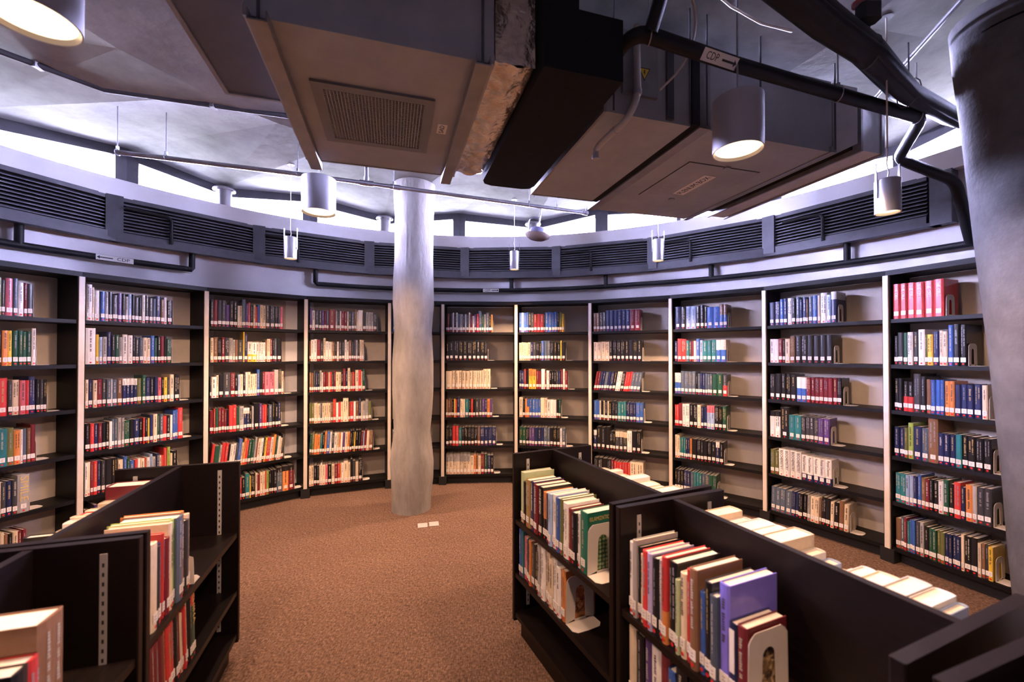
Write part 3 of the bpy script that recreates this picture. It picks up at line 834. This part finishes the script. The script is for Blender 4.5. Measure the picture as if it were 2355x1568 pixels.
# ------------------------------------------------------------------ bookends
def bookend_mesh(hh, dd, th=.0016):
    """upright plate in the y-z plane with an arched cut-out, and a tongue pointing to +x"""
    n = 28
    bev = .014
    outer = []
    path = [(0, 0), (.004, hh - bev), (.004 + bev, hh - bev * .6), (.004 + bev * 1.3, hh), (dd - bev * 1.3, hh), (dd - bev, hh - bev * .6), (dd, hh - bev), (dd + .004, 0)]
    seg = [math.dist(path[i], path[i + 1]) for i in range(len(path) - 1)]; tot = sum(seg)
    for k in range(n):
        s = tot * k / (n - 1); i = 0
        while i < len(seg) - 1 and s > seg[i]: s -= seg[i]; i += 1
        f = min(1, s / seg[i]); a, c = path[i], path[i + 1]
        outer.append((a[0] + (c[0] - a[0]) * f, a[1] + (c[1] - a[1]) * f))
    iw = dd * .155; cy = dd * .52; z0 = .012; z1 = hh * .66
    ip = [(cy - iw * 1.25, z0)] + [(cy - iw * math.cos(t * PI / 10), z1 + iw * math.sin(t * PI / 10)) for t in range(11)] + [(cy + iw * 1.25, z0)]
    seg = [math.dist(ip[i], ip[i + 1]) for i in range(len(ip) - 1)]; tot = sum(seg); inner = []
    for k in range(n):
        s = tot * k / (n - 1); i = 0
        while i < len(seg) - 1 and s > seg[i]: s -= seg[i]; i += 1
        f = min(1, s / seg[i]); a, c = ip[i], ip[i + 1]
        inner.append((a[0] + (c[0] - a[0]) * f, a[1] + (c[1] - a[1]) * f))
    m = MB()
    vs = [(0, y, z) for y, z in outer] + [(0, y, z) for y, z in inner] + [(th, y, z) for y, z in outer] + [(th, y, z) for y, z in inner]
    fs = []
    for k in range(n - 1):
        fs += [(k, k + 1, n + k + 1, n + k), (2 * n + k + 1, 2 * n + k, 3 * n + k, 3 * n + k + 1), (k + 1, k, 2 * n + k, 2 * n + k + 1), (n + k, n + k + 1, 3 * n + k + 1, 3 * n + k)]
    m.add(vs, fs)
    m.box(0, th, inner[0][0] - .001, inner[-1][0] + .001, 0, z0)
    pl = [(0, .002), (.055, .0), (.075, .018), (.078, dd * .5), (.075, dd - .018), (.055, dd), (0, dd - .002)]
    m.prism(pl, 0, .0018)
    return m
BE = {}
for (fr, x, y, z, where, c, hh, dd) in BOOKENDS:
    k = (hh, dd)
    if k not in BE:
        BE[k] = bookend_mesh(hh, dd).mesh('bookend', M['white_metal'])
    o = link('bookend', BE[k], None, fr @ Matrix.Translation((x, y, z + .0004)))
    tag(o, 'cream metal bookend, ' + where, 'bookend', 'metal bookends')

# ------------------------------------------------------------------ pendant lamps
def spot(loc, power, parent, ang=130, r=.06, blend=.55):
    ld = bpy.data.lights.new('lamp_light', 'SPOT'); ld.energy = power; ld.color = WARM
    ld.spot_size = math.radians(ang); ld.spot_blend = blend; ld.shadow_soft_size = r
    o = bpy.data.objects.new('lamp_light', ld); COL.objects.link(o); o.parent = parent; o.location = loc
    return o
def pendant(x, y, z, dia, hgt, label, big, k=1.0):
    root = thing('pendant_lamp', label, 'lamp', Matrix.Translation((x, y, z)), 'cylindrical pendant downlights')
    R = dia / 2
    m = MB(); m.lathe([(R - .004, .012), (R - .004, 0), (R, 0), (R, hgt), (R - .006, hgt + .004), (0.001, hgt + .005)], 36); m.obj('housing', M['alu'], root, smooth=True)
    m = MB(); m.lathe([(R - .005, .001), (R * .86, .02)], 36); m.obj('reflector', M['inner'], root, smooth=True)
    m = MB(); m.lathe([(.001, .014), (R * .93, .014)], 36); m.obj('diffuser', M['diffuser'], root)
    top = (3.33 if big else 3.27) - z
    if big:
        m = MB(); m.tube([(0, 0, hgt), (0, 0, top)], .0045, 8); m.obj('rod', M['galv'], root)
        m = MB(); m.lathe([(.016, hgt + .002), (.012, hgt + .03), (.006, hgt + .034)], 12); m.obj('rod_collar', M['galv'], root)
    else:
        m = MB(); m.tube([(0, 0, hgt), (.006, 0, hgt + .04), (-.004, 0, hgt + .09), (0, 0, hgt + .12), (0, 0, top)], .0035, 6); m.obj('cable', M['white_metal'], root)
        MB().box(-R - .008, -R - .004, -.006, .006, hgt * .45, hgt + .085).obj('yoke_arm', M['galv'], root)
        MB().box(R + .004, R + .008, -.006, .006, hgt * .45, hgt + .085).obj('yoke_arm', M['galv'], root)
    m = MB(); m.lathe([(.03, top - .012), (.03, top)], 16, cap0=True, cap1=True); m.obj('ceiling_plate', M['galv'], root)
    spot((0, 0, .004), k * (LAMP_BIG if big else LAMP_SMALL), root, 164 if big else 110, R * .7, .35 if big else .8)
    return root
pendant(-1.403, 1.207, 2.53, .22, .24, 'large glowing pendant downlight cut off at the top left corner', True)
pendant(-1.342, 2.89, 2.533, .22, .235, 'large silver pendant downlight in front of the clerestory, left of pillar', True)
pendant(1.071, 1.97, 2.515, .22, .245, 'large grey pendant downlight glowing beside the plenum box', True, 1.15)
pendant(.30, .30, 2.53, .22, .24, 'large pendant downlight above the photographer, out of the picture', True, 1.0)
pendant(-1.994, 3.75, 2.411, .105, .19, 'small silver pendant spotlight left of the pillar', False)
pendant(.026, 4.6, 2.485, .10, .20, 'small silver pendant spotlight right of the pillar', False)
pendant(1.387, 3.95, 2.436, .102, .20, 'small silver pendant spotlight over the right wall shelves', False)
pendant(1.897, 2.1, 2.266, .105, .165, 'small pendant spotlight hanging near the leaning column', False, .3)

# ------------------------------------------------------------------ air handling units on the ceiling
AO, AU = (-.948, 1.462), (.9603, .279)
A = frame(AO, AU)
ZB, ZT = 2.75, 3.22
def rods(root, spots, z0, r=.005):
    for x, y in spots:
        m = MB(); m.tube([(x, y, z0), (x, y, 3.34)], r, 6); m.obj('hanger_rod', M['steel_dark'], root)

root = thing('fan_coil_unit', 'big grey ceiling fan coil unit with square mesh grille underneath', 'air unit', A)
m = MB(); m.box(0, .91, 0, 1.12, ZB, ZT - .06); m.obj('casing', M['duct'], root)
for y0, y1 in ((-.012, 0), (1.12, 1.132)): MB().box(0, .91, y0, y1, ZB - .004, ZB + .035).obj('bottom_flange', M['duct'], root)
# grille
gx0, gx1, gy0, gy1 = .16, .70, .30, .83
m = MB()
fw = .045
for a in ((gx0, gx1, gy0, gy0 + fw), (gx0, gx1, gy1 - fw, gy1), (gx0, gx0 + fw, gy0 + fw, gy1 - fw), (gx1 - fw, gx1, gy0 + fw, gy1 - fw)):
    m.box(a[0], a[1], a[2], a[3], ZB - .012, ZB + .002)
g = m.obj('grille_frame', M['grille_frame'], root)
MB().box(gx0 + fw, gx1 - fw, gy0 + fw, gy1 - fw, ZB - .002, ZB - .0005).obj('grille_void', M['louver_void'], g)
m = MB()
for k in range(31):
    x = gx0 + fw + (gx1 - gx0 - 2 * fw) * k / 30
    m.box(x - .0012, x + .0012, gy0 + fw, gy1 - fw, ZB - .0105, ZB - .002)
for k in range(31):
    y = gy0 + fw + (gy1 - gy0 - 2 * fw) * k / 30
    m.box(gx0 + fw, gx1 - fw, y - .0012, y + .0012, ZB - .010, ZB - .002)
o = m.obj('grille_mesh', M['grey_metal'], g); o['kind'] = 'stuff'
# support channels
for x in (.055, .855):
    m = MB(); m.box(x - .032, x + .032, -.05, 1.17, ZB - .042, ZB - .036); m.box(x - .032, x - .027, -.05, 1.17, ZB - .036, ZB - .003); m.box(x + .027, x + .032, -.05, 1.17, ZB - .036, ZB - .003)
    m.obj('support_channel', M['duct_cool'], root)
rods(root, [(.055, -.035), (.855, -.035), (.055, 1.15), (.855, 1.15)], ZB - .04, .006)
tp = MB().box(.735, .785, .505, .60, ZB - .0025, ZB - .0005).obj('tag_plate', M['sign_white'], root)
text_mesh('SAD', .036, axes((.76, .5525, ZB - .003), (0, -1, 0), (-1, 0, 0)), M['sign_black'], tp, 'tag_text', .075)

root = thing('side_duct', 'dark flat duct beside the big fan coil unit', 'duct', A)
m = MB(); m.box(-.30, -.004, -.6, .78, 2.90, 3.20); m.obj('duct_body', pm('dark_grey_duct', (.075, .072, .075), .5, .2, 4, .2), root)
m = MB(); m.box(-.318, -.30, -.6, .795, 2.892, 2.915); m.box(-.30, -.004, .78, .795, 2.892, 2.915); m.obj('edge_flange', M['duct_cool'], root)

root = thing('foil_duct_collar', 'wrinkled shiny foil duct collar between grey unit and black duct', 'duct', A)
m = MB()
import random as _r
rr = _r.Random(3)
NX, NY = 9, 40
vs = []
for j in range(NY + 1):
    for i in range(NX + 1):
        fx = i / NX
        zz = ZB + .012 + .03 * abs(fx - .5) + rr.uniform(-.006, .006)
        vs.append((.915 + .175 * fx, .0 + 1.11 * j / NY, zz))
fs = [(j * (NX + 1) + i, (j + 1) * (NX + 1) + i, (j + 1) * (NX + 1) + i + 1, j * (NX + 1) + i + 1) for j in range(NY) for i in range(NX)]
m.add(vs, fs)
vs = []
for j in range(13):
    for i in range(NX + 1):
        vs.append((.915 + .175 * i / NX, rr.uniform(-.006, .006), ZB + .018 + .42 * j / 12))
fs = [(j * (NX + 1) + i, j * (NX + 1) + i + 1, (j + 1) * (NX + 1) + i + 1, (j + 1) * (NX + 1) + i) for j in range(12) for i in range(NX)]
m.add(vs, fs)
m.box(.915, 1.09, .012, 1.10, ZB + .05, 3.19)
m.obj('foil_wrap', M['foil'], root, smooth=True)

root = thing('insulated_duct', 'matte black insulated duct between the foil collar and grey unit', 'duct', A)
c = .07
poly = [(1.10, -.08), (1.465, -.08), (1.465, 1.16 - c), (1.445, 1.16 - c * .3), (1.465 - c, 1.16), (1.10 + c, 1.16), (1.12, 1.16 - c * .3), (1.10, 1.16 - c)]
m = MB(); m.prism(poly, ZB - .02, 3.0); m.obj('insulation', M['insul_black'], root)
m = MB(); m.box(1.105, 1.26, -.075, .25, 3.0, 3.19); m.obj('riser', M['insul_black'], root)

root = thing('fan_coil_unit', 'narrow grey fan coil unit with warning triangle and drain trap', 'air unit', A)
m = MB(); m.box(1.52, 2.01, .165, 1.27, ZB, ZT - .04); m.obj('casing', M['duct'], root)
m = MB(); m.box(1.505, 1.52, .165, 1.285, ZB - .003, ZB + .04); m.box(1.52, 2.01, 1.27, 1.285, ZB - .003, ZB + .04); m.obj('edge_flange', M['duct_cool'], root)
m = MB(); m.box(1.86, 1.90, .15, .165, ZB + .01, 3.2); m.obj('strap', M['steel_dark'], root)
m = MB(); m.box(1.60, 1.80, .145, .164, ZB + .10, ZB + .36); m.obj('service_cover', M['duct_cool'], root)
tri = [(-.026, .023), (.026, .023), (0, -.026)]
m = MB(); m.prism([(-.034, .03), (0, -.036), (.034, .03)], 0, .001); wb = m.obj('warning_border', M['sign_black'], root, axes((1.72, .144, ZB + .21), (1, 0, 0), (0, 0, 1)))
m = MB(); m.prism([(-.027, .025), (0, -.028), (.027, .025)], .001, .0018); m.obj('warning_triangle', M['sign_yellow'], wb)
m = MB(); m.add([(-.002, .018, 0), (.006, .018, 0), (.001, .006, 0), (.006, .006, 0), (-.004, -.012, 0), (0, .001, 0), (-.006, .001, 0)], [(0, 6, 5, 2, 1), (2, 5, 4, 3)])
m.obj('warning_bolt', M['sign_black'], wb, Matrix.Translation((0, 0, .0022)))
m = MB(); m.tube([(1.66, .12, ZB + .42), (1.66, .11, ZB + .06), (1.63, .16, ZB - .03), (1.585, .30, ZB - .06), (1.575, .38, ZB - .075), (1.575, .385, ZB - .12)], .017, 12, .05)
dt = m.obj('drain_trap', M['grey_metal'], root, smooth=True)
m = MB()
for p0, p1 in (((1.66, .1105, ZB + .075), (1.66, .1103, ZB + .10)), ((1.607, .232, ZB - .045), (1.60, .255, ZB - .05)), ((1.575, .385, ZB - .11), (1.575, .385, ZB - .13))):
    m = MB(); m.tube([p0, p1], .020, 12); m.obj('trap_collar', M['alu'], dt, smooth=True)
rods(root, [(1.54, .13), (1.98, .13), (1.54, 1.30)], ZB - .01)

root = thing('duct_gasket', 'black flexible gasket strip joining narrow unit and plenum box', 'gasket', A)
m = MB(); m.box(2.012, 2.06, .15, 1.30, ZB + .005, ZT - .06); m.obj('gasket', M['insul_black'], root)

root = thing('plenum_box', 'large grey plenum box with access panel and lettered label', 'plenum box', A)
m = MB(); m.box(2.13, 3.01, .168, 1.445, ZB, ZT - .05); m.obj('casing', M['duct'], root)
m = MB(); m.box(2.062, 2.13, .155, 1.46, ZB - .004, ZB + .03); m.box(2.062, 2.13, .155, .165, ZB, 3.16); m.box(2.99, 3.03, .155, 1.46, ZB - .006, ZB + .03); m.obj('corner_flange', M['duct_cool'], root)
m = MB()
px0, px1, py0, py1 = 2.28, 2.83, .50, 1.06
for a in ((px0, px1, py0, py0 + .006), (px0, px1, py1 - .006, py1), (px0, px0 + .006, py0, py1), (px1 - .006, px1, py0, py1)): m.box(*a, ZB - .0015, ZB)
m.obj('panel_gap', M['slot'], root)
MB().box(px0 + .006, px1 - .006, py0 + .006, py1 - .006, ZB - .004, ZB).obj('access_panel', M['duct'], root)
m = MB()
for y in (py0 - .012, py1 - .02): m.box(2.55, 2.585, y, y + .03, ZB - .010, ZB - .002)
m.obj('latch', M['galv'], root)
lc = Vector((1.283, 2.943)); q = A.inverted() @ Vector((lc.x, lc.y, 0))
np_ = MB().box(q.x - .047, q.x + .047, q.y - .165, q.y + .165, ZB - .0058, ZB - .004).obj('name_plate', M['sign_white'], root)
text_mesh('PLENUM BOX', .068, axes((q.x, q.y, ZB - .0065), (0, -1, 0), (-1, 0, 0)), M['sign_black'], np_, 'name_text', .30)
rods(root, [(2.095, .14), (3.0, .14), (3.0, 1.47), (2.45, .14)], ZB + .0)

root = thing('transition_duct', 'white wrapped transition duct on the right of plenum box', 'duct', A)
m = MB(); m.add([(3.03, .17, 2.74), (3.15, .12, 2.80), (3.15, 1.40, 2.80), (3.03, 1.45, 2.74), (3.03, .17, 3.17), (3.15, .12, 3.13), (3.15, 1.40, 3.13), (3.03, 1.45, 3.17)],
             [(0, 3, 2, 1), (4, 5, 6, 7), (0, 1, 5, 4), (2, 3, 7, 6), (0, 4, 7, 3), (1, 2, 6, 5)]); m.obj('white_flare', M['insul_white'], root)
m = MB(); m.box(3.15, 3.235, .20, 1.36, 2.81, 3.12); m.obj('flexible_collar', M['insul_black'], root)
m = MB(); m.box(3.235, 3.40, .16, 1.42, 2.79, 3.10); m.obj('white_duct', M['insul_white'], root)
m = MB(); m.box(3.40, 3.425, .15, 1.43, 2.78, 3.11); m.box(3.225, 3.24, .15, 1.43, 2.78, 3.11); m.obj('duct_flange', M['duct_cool'], root)

root = thing('hanging_box', 'small black actuator box hanging by the foil duct top', 'box', A)
m = MB(); m.bbox(.90, .97, -.14, -.09, 2.98, 3.10, .01); m.obj('box_body', M['rubber'], root)
m = MB(); m.bbox(.885, .985, -.135, -.095, 3.02, 3.06, .006); m.tube([(.935, -.115, 3.10), (.935, -.115, 3.22)], .012, 8); m.obj('box_bracket', M['rubber'], root)

# ------------------------------------------------------------------ pipes
def clamp(root, p, r, top=3.27, mat='galv', name='hanger'):
    m = MB(); x, y, z = p
    m.tube([(x, y, z + r + .012), (x, y, top)], .004, 6)
    k = 14
    m.tube([(x + 0, y + (r + .004) * math.cos(t * 2 * PI / k), z + (r + .004) * math.sin(t * 2 * PI / k)) for t in range(k + 1)], .0028, 6, cap=False)
    m.box(x - .007, x + .007, y - .007, y + .007, z + r, z + r + .025)
    m.obj(name, M[mat], root)
# sprinkler main
root = thing('sprinkler_pipe', 'long thin galvanised sprinkler pipe crossing before the clerestory', 'pipe')
sp = [(-2.729, 2.874, 2.95), (-1.618, 3.239, 2.95), (.743, 4.124, 2.95)]
m = MB(); m.tube(sp, .0165, 12); m.obj('pipe_run', M['galv'], root, smooth=True)
for p in ((-2.456, 2.951, 2.95), (-2.729, 2.874, 2.95), (-1.66, 3.22, 2.95), (-.988, 3.47, 2.95), (.16, 3.90, 2.95), (.43, 4.005, 2.95), (.735, 4.12, 2.95)): clamp(root, p, .017)
m = MB(); m.tube([(-1.19, 3.40, 2.95), (-1.19, 3.40, 3.22)], .0165, 10); m.obj('riser', M['galv'], root, smooth=True)
m = MB(); m.tube([(-1.24, 3.381, 2.95), (-1.14, 3.419, 2.95)], .023, 12); m.tube([(-1.19, 3.40, 2.96), (-1.19, 3.40, 3.0)], .021, 12)
m.tube([(-1.02, 3.464, 2.95), (-.94, 3.494, 2.95)], .021, 12); m.tube([(.70, 4.108, 2.95), (.75, 4.127, 2.95)], .021, 12); m.obj('coupling', M['galv'], root, smooth=True)
# drain line over the units
root = thing('drain_pipe', 'thick black condensate drain pipe over the units bending towards wall', 'pipe')
cd = [(.36, 2.10, 2.90), (.54, 1.791, 2.95), (1.073, 1.997, 2.95), (2.426, 2.458, 2.95), (2.60, 2.80, 2.87), (2.985, 2.80, 2.72), (3.20, 2.90, 2.33)]
m = MB(); m.tube(cd, .033, 14, .07); m.obj('pipe_run', M['pipe_black'], root, smooth=True)
m = MB(); m.tube([(.60, 1.79, 2.95), (.66, 1.63, 3.21)], .03, 12); m.obj('branch', M['pipe_black'], root, smooth=True)
for p in ((.60, 1.815, 2.95), (2.38, 2.442, 2.95), (1.75, 2.227, 2.95)): clamp(root, p, .035, mat='alu')
def pipe_label(root, c, dr, nrm, ln, hh, flip=False):
    """white plate with black arrow and lettering; c centre, dr reading direction, nrm facing direction"""
    dr = Vector(dr).normalized(); nrm = Vector(nrm).normalized(); upv = nrm.cross(dr)
    mx = axes(c, dr, upv)
    lp = MB().box(-ln / 2, ln / 2, -hh / 2, hh / 2, 0, .001).obj('label_plate', M['sign_white'], root, mx)
    s = -1 if flip else 1
    text_mesh('CDP', hh * .85, Matrix.Translation((-s * ln * .22, 0, .0012)), M['sign_black'], lp, 'label_text', ln * .34)
    m = MB(); a0, a1 = s * ln * .06, s * ln * .40
    m.box(min(a0, a1), max(a0, a1), -hh * .09, hh * .09, .001, .0016)
    m.add([(a1, -hh * .3, .0017), (a1 + s * ln * .08, 0, .0017), (a1, hh * .3, .0017)], [(0, 1, 2) if s > 0 else (2, 1, 0)])
    m.obj('label_arrow', M['sign_black'], lp)
d = (Vector(cd[3]) - Vector(cd[2])).normalized()
lcp = Vector((.96, 1.953, 2.95)); vdir = (Vector((0, 0, CZ)) - lcp); vdir = (vdir - d * vdir.dot(d)).normalized()
pipe_label(root, lcp + vdir * .0335, Vector((cd[2][0] - cd[1][0], cd[2][1] - cd[1][1], 0)), vdir, .21, .05)
# thick bundle
root = thing('insulated_pipe_bundle', 'thickest black wrapped pipe bundle sweeping to the leaning column', 'pipe')
tb = [(.95, 1.60, 3.06), (1.384, 1.825, 3.02), (1.712, 1.985, 3.0), (2.183, 2.283, 2.99), (2.755, 2.56, 3.0), (3.35, 2.75, 3.02)]
m = MB(); m.tube(tb, [.07, .068, .062, .05, .045, .045], 14); m.obj('pipe_run', M['pipe_black'], root, smooth=True)
m = MB(); m.tube([(p[0] + .03, p[1] - .03, p[2] - .028) for p in tb], .026, 10); m.obj('small_pipe', M['pipe_black'], root, smooth=True)
m = MB(); m.tube([(p[0] - .03, p[1] + .05, p[2] + .03) for p in tb], .03, 10); m.obj('side_pipe', M['pipe_black'], root, smooth=True)
for p in (tb[2], tb[3]): clamp(root, p, .066, mat='steel_dark')
m = MB(); m.bbox(-.045, .045, -.03, .03, 0, .07, .012); vb = m.obj('valve_box', M['rubber'], root, Matrix.Translation((1.60, 1.86, 3.05)))
m = MB(); m.lathe([(.001, .085), (.03, .085), (.03, .098), (.001, .098)], 14); m.obj('valve_handle', pm('red_valve', (.5, .03, .03), .5), vb, Matrix.Translation((-.03, .01, -.005)))
# drain along the wall
def arc(a0, a1, z0, z1, r=3.705, n=40): return [pol(a0 + (a1 - a0) * i / n, r, z0 + (z1 - z0) * i / n) for i in range(n + 1)]
root = thing('wall_drain_pipe', 'black drain pipe on the white wall at left with arrow label', 'pipe')
pts = arc(-86, -50.2, 2.352, 2.362); pts += [pol(-50.1, 3.705, 2.375), pol(-50.1, 3.705, 2.53)]
m = MB(); m.tube(pts, .026, 12); m.obj('pipe_run', M['pipe_black'], root, smooth=True)
m = MB(); m.tube([pol(-66.9, 3.705, 2.355), pol(-66.9, 3.705, 2.53)], .026, 12); m.obj('branch', M['pipe_black'], root, smooth=True)
a = -58.6; pr_ = pol(a, 3.705 - .0275, 2.357); tn = pol(a + 1, 3.7) - pol(a - 1, 3.7); nv = Vector((CX - pr_.x, CY - pr_.y, 0))
pipe_label(root, pr_, tn, nv, .24, .045, True)
root = thing('wall_drain_pipe', 'long black drain pipe on the white wall passing behind the pillar', 'pipe')
pts = [pol(-32.8, 3.705, 2.53), pol(-32.8, 3.705, 2.37)] + arc(-32.5, 25, 2.35, 2.375, n=60) + arc(26, 69.5, 2.376, 2.335, n=44)
m = MB(); m.tube(pts, .026, 12); m.obj('pipe_run', M['pipe_black'], root, smooth=True)
for a in (3.3, 21.5, 39.5, 57.4):
    m = MB(); m.tube([pol(a, 3.705, 2.36), pol(a, 3.705, 2.53)], .026, 12); m.obj('branch', M['pipe_black'], root, smooth=True)
a = -.75; pr_ = pol(a, 3.705 - .0275, 2.36); tn = pol(a + 1, 3.7) - pol(a - 1, 3.7); nv = Vector((CX - pr_.x, CY - pr_.y, 0))
pipe_label(root, pr_, tn, nv, .20, .042)
# hooked drain stubs in front of the louvers
for a, nm in ((-52.8, 'second'), (-35.7, 'third'), (18.9, 'floodlight'), (36.5, 'right'), (55, 'far right')):
    root = thing('drain_stub', 'black hooked drain stub in front of the %s louver' % nm, 'pipe', None, 'drain stubs on the louvers')
    m = MB(); m.tube([pol(a - 5.0, 3.635, 2.80), pol(a - .6, 3.635, 2.80), pol(a, 3.635, 2.78), pol(a, 3.635, 2.56)], .014, 8, .03); m.obj('stub', M['pipe_black'], root, smooth=True)
# ceiling conduits
root = thing('ceiling_conduit', 'slim dark conduit fixed along the concrete ceiling at upper left', 'conduit')
m = MB(); m.tube([(-3.18, 1.85, 3.245), (-2.87, 2.32, 3.25), (-2.63, 2.675, 3.26), (-2.025, 2.855, 3.26), (-1.38, 3.05, 3.265)], .018, 8); m.obj('conduit_run', M['steel_dark'], root, smooth=True)
for p in ((-2.79, 2.44, 3.255), (-2.05, 2.85, 3.262)):
    m = MB(); m.box(p[0] - .012, p[0] + .012, p[1] - .024, p[1] + .024, p[2] - .022, p[2] + .02); m.obj('saddle', M['alu'], root)
root = thing('ceiling_conduit', 'thin shiny conduit on the dark ceiling near the leaning column', 'conduit')
m = MB(); m.tube([(1.95, 1.55, 3.18), (2.20, 2.30, 3.19), (2.35, 2.75, 3.19)], .011, 8); m.obj('conduit_run', M['steel_dark'], root, smooth=True)
root = thing('cable', 'thin pale cable strung across the ceiling at top right', 'cable')
m = MB(); m.tube([(.80, 1.78, 3.17), (1.02, 1.93, 3.175), (1.22, 2.03, 3.175), (1.42, 2.10, 3.19)], .006, 6); m.obj('cable_run', M['offwhite_print'], root, smooth=True)
root = thing('flex_conduit', 'thin curved grey flexible conduit dropping beside the warning triangle', 'conduit')
m = MB(); m.tube([(.66, 1.72, 3.2), (.78, 1.78, 3.10), (.83, 1.86, 3.0), (.80, 1.95, 2.90), (.72, 2.02, 2.84)], .006, 8, .08); m.obj('conduit_run', M['grey_metal'], root, smooth=True)
root = thing('ceiling_conduit', 'bright thin conduit slanting across the ceiling above plenum box', 'conduit')
m = MB(); m.tube([(.62, 1.30, 3.185), (1.25, 1.78, 3.185), (1.46, 1.93, 3.19)], .009, 8); m.obj('conduit_run', M['alu'], root, smooth=True)

# ------------------------------------------------------------------ hanging floodlight
fl = Matrix.Translation((.283, 4.72, 2.86)) @ Matrix.Rotation(math.radians(8), 4, 'Y')
root = thing('floodlight', 'hanging floodlight with round lens before the clerestory window', 'lamp', fl)
m = MB(); m.lathe([(.001, .13), (.05, .128), (.085, .11), (.095, .085), (.095, .06)], 28, cap1=False); m.obj('housing', pm('blue_grey_housing', (.13, .13, .22), .5), root, smooth=True)
m = MB(); m.lathe([(.095, .062), (.145, .045), (.135, .02), (.09, -.005), (.001, -.012)], 32); m.obj('lens_bowl', M['lens'], root, smooth=True)
m = MB(); m.tube([(-.12, 0, .05), (-.12, 0, .20), (-.09, 0, .235), (0, 0, .24)], .007, 6, .03); m.tube([(0, 0, .13), (0, 0, .36)], .008, 8); m.obj('bracket', M['galv'], root, smooth=True)

# ------------------------------------------------------------------ small things
for x0, lab in ((-.853, 'left one of two white plates lying on the carpet'), (-.757, 'right one of two white plates lying on the carpet')):
    m = MB(); m.bbox(-.043, .043, -.048, .048, 0, .003, .004)
    o = m.obj('floor_plate', M['grey_metal'], None, Matrix.Translation((x0 + .043, 3.80 + (x0 + .85) * .35, .0004)) @ Matrix.Rotation(.24, 4, 'Z')); tag(o, lab, 'plate', 'white floor plates')
p = pol(-7.6, RW - .02, 2.225)
root = thing('wall_box', 'small white wall box above the bookcase right of pillar', 'socket', frame(p, pol(-6, RW) - pol(-9, RW)))
MB().bbox(-.04, .04, -.02, .015, 0, .09, .004).obj('box_body', M['ledge'], root)
MB().box(-.02, .02, -.0215, -.02, .02, .06).obj('face_plate', M['sign_white'], root)
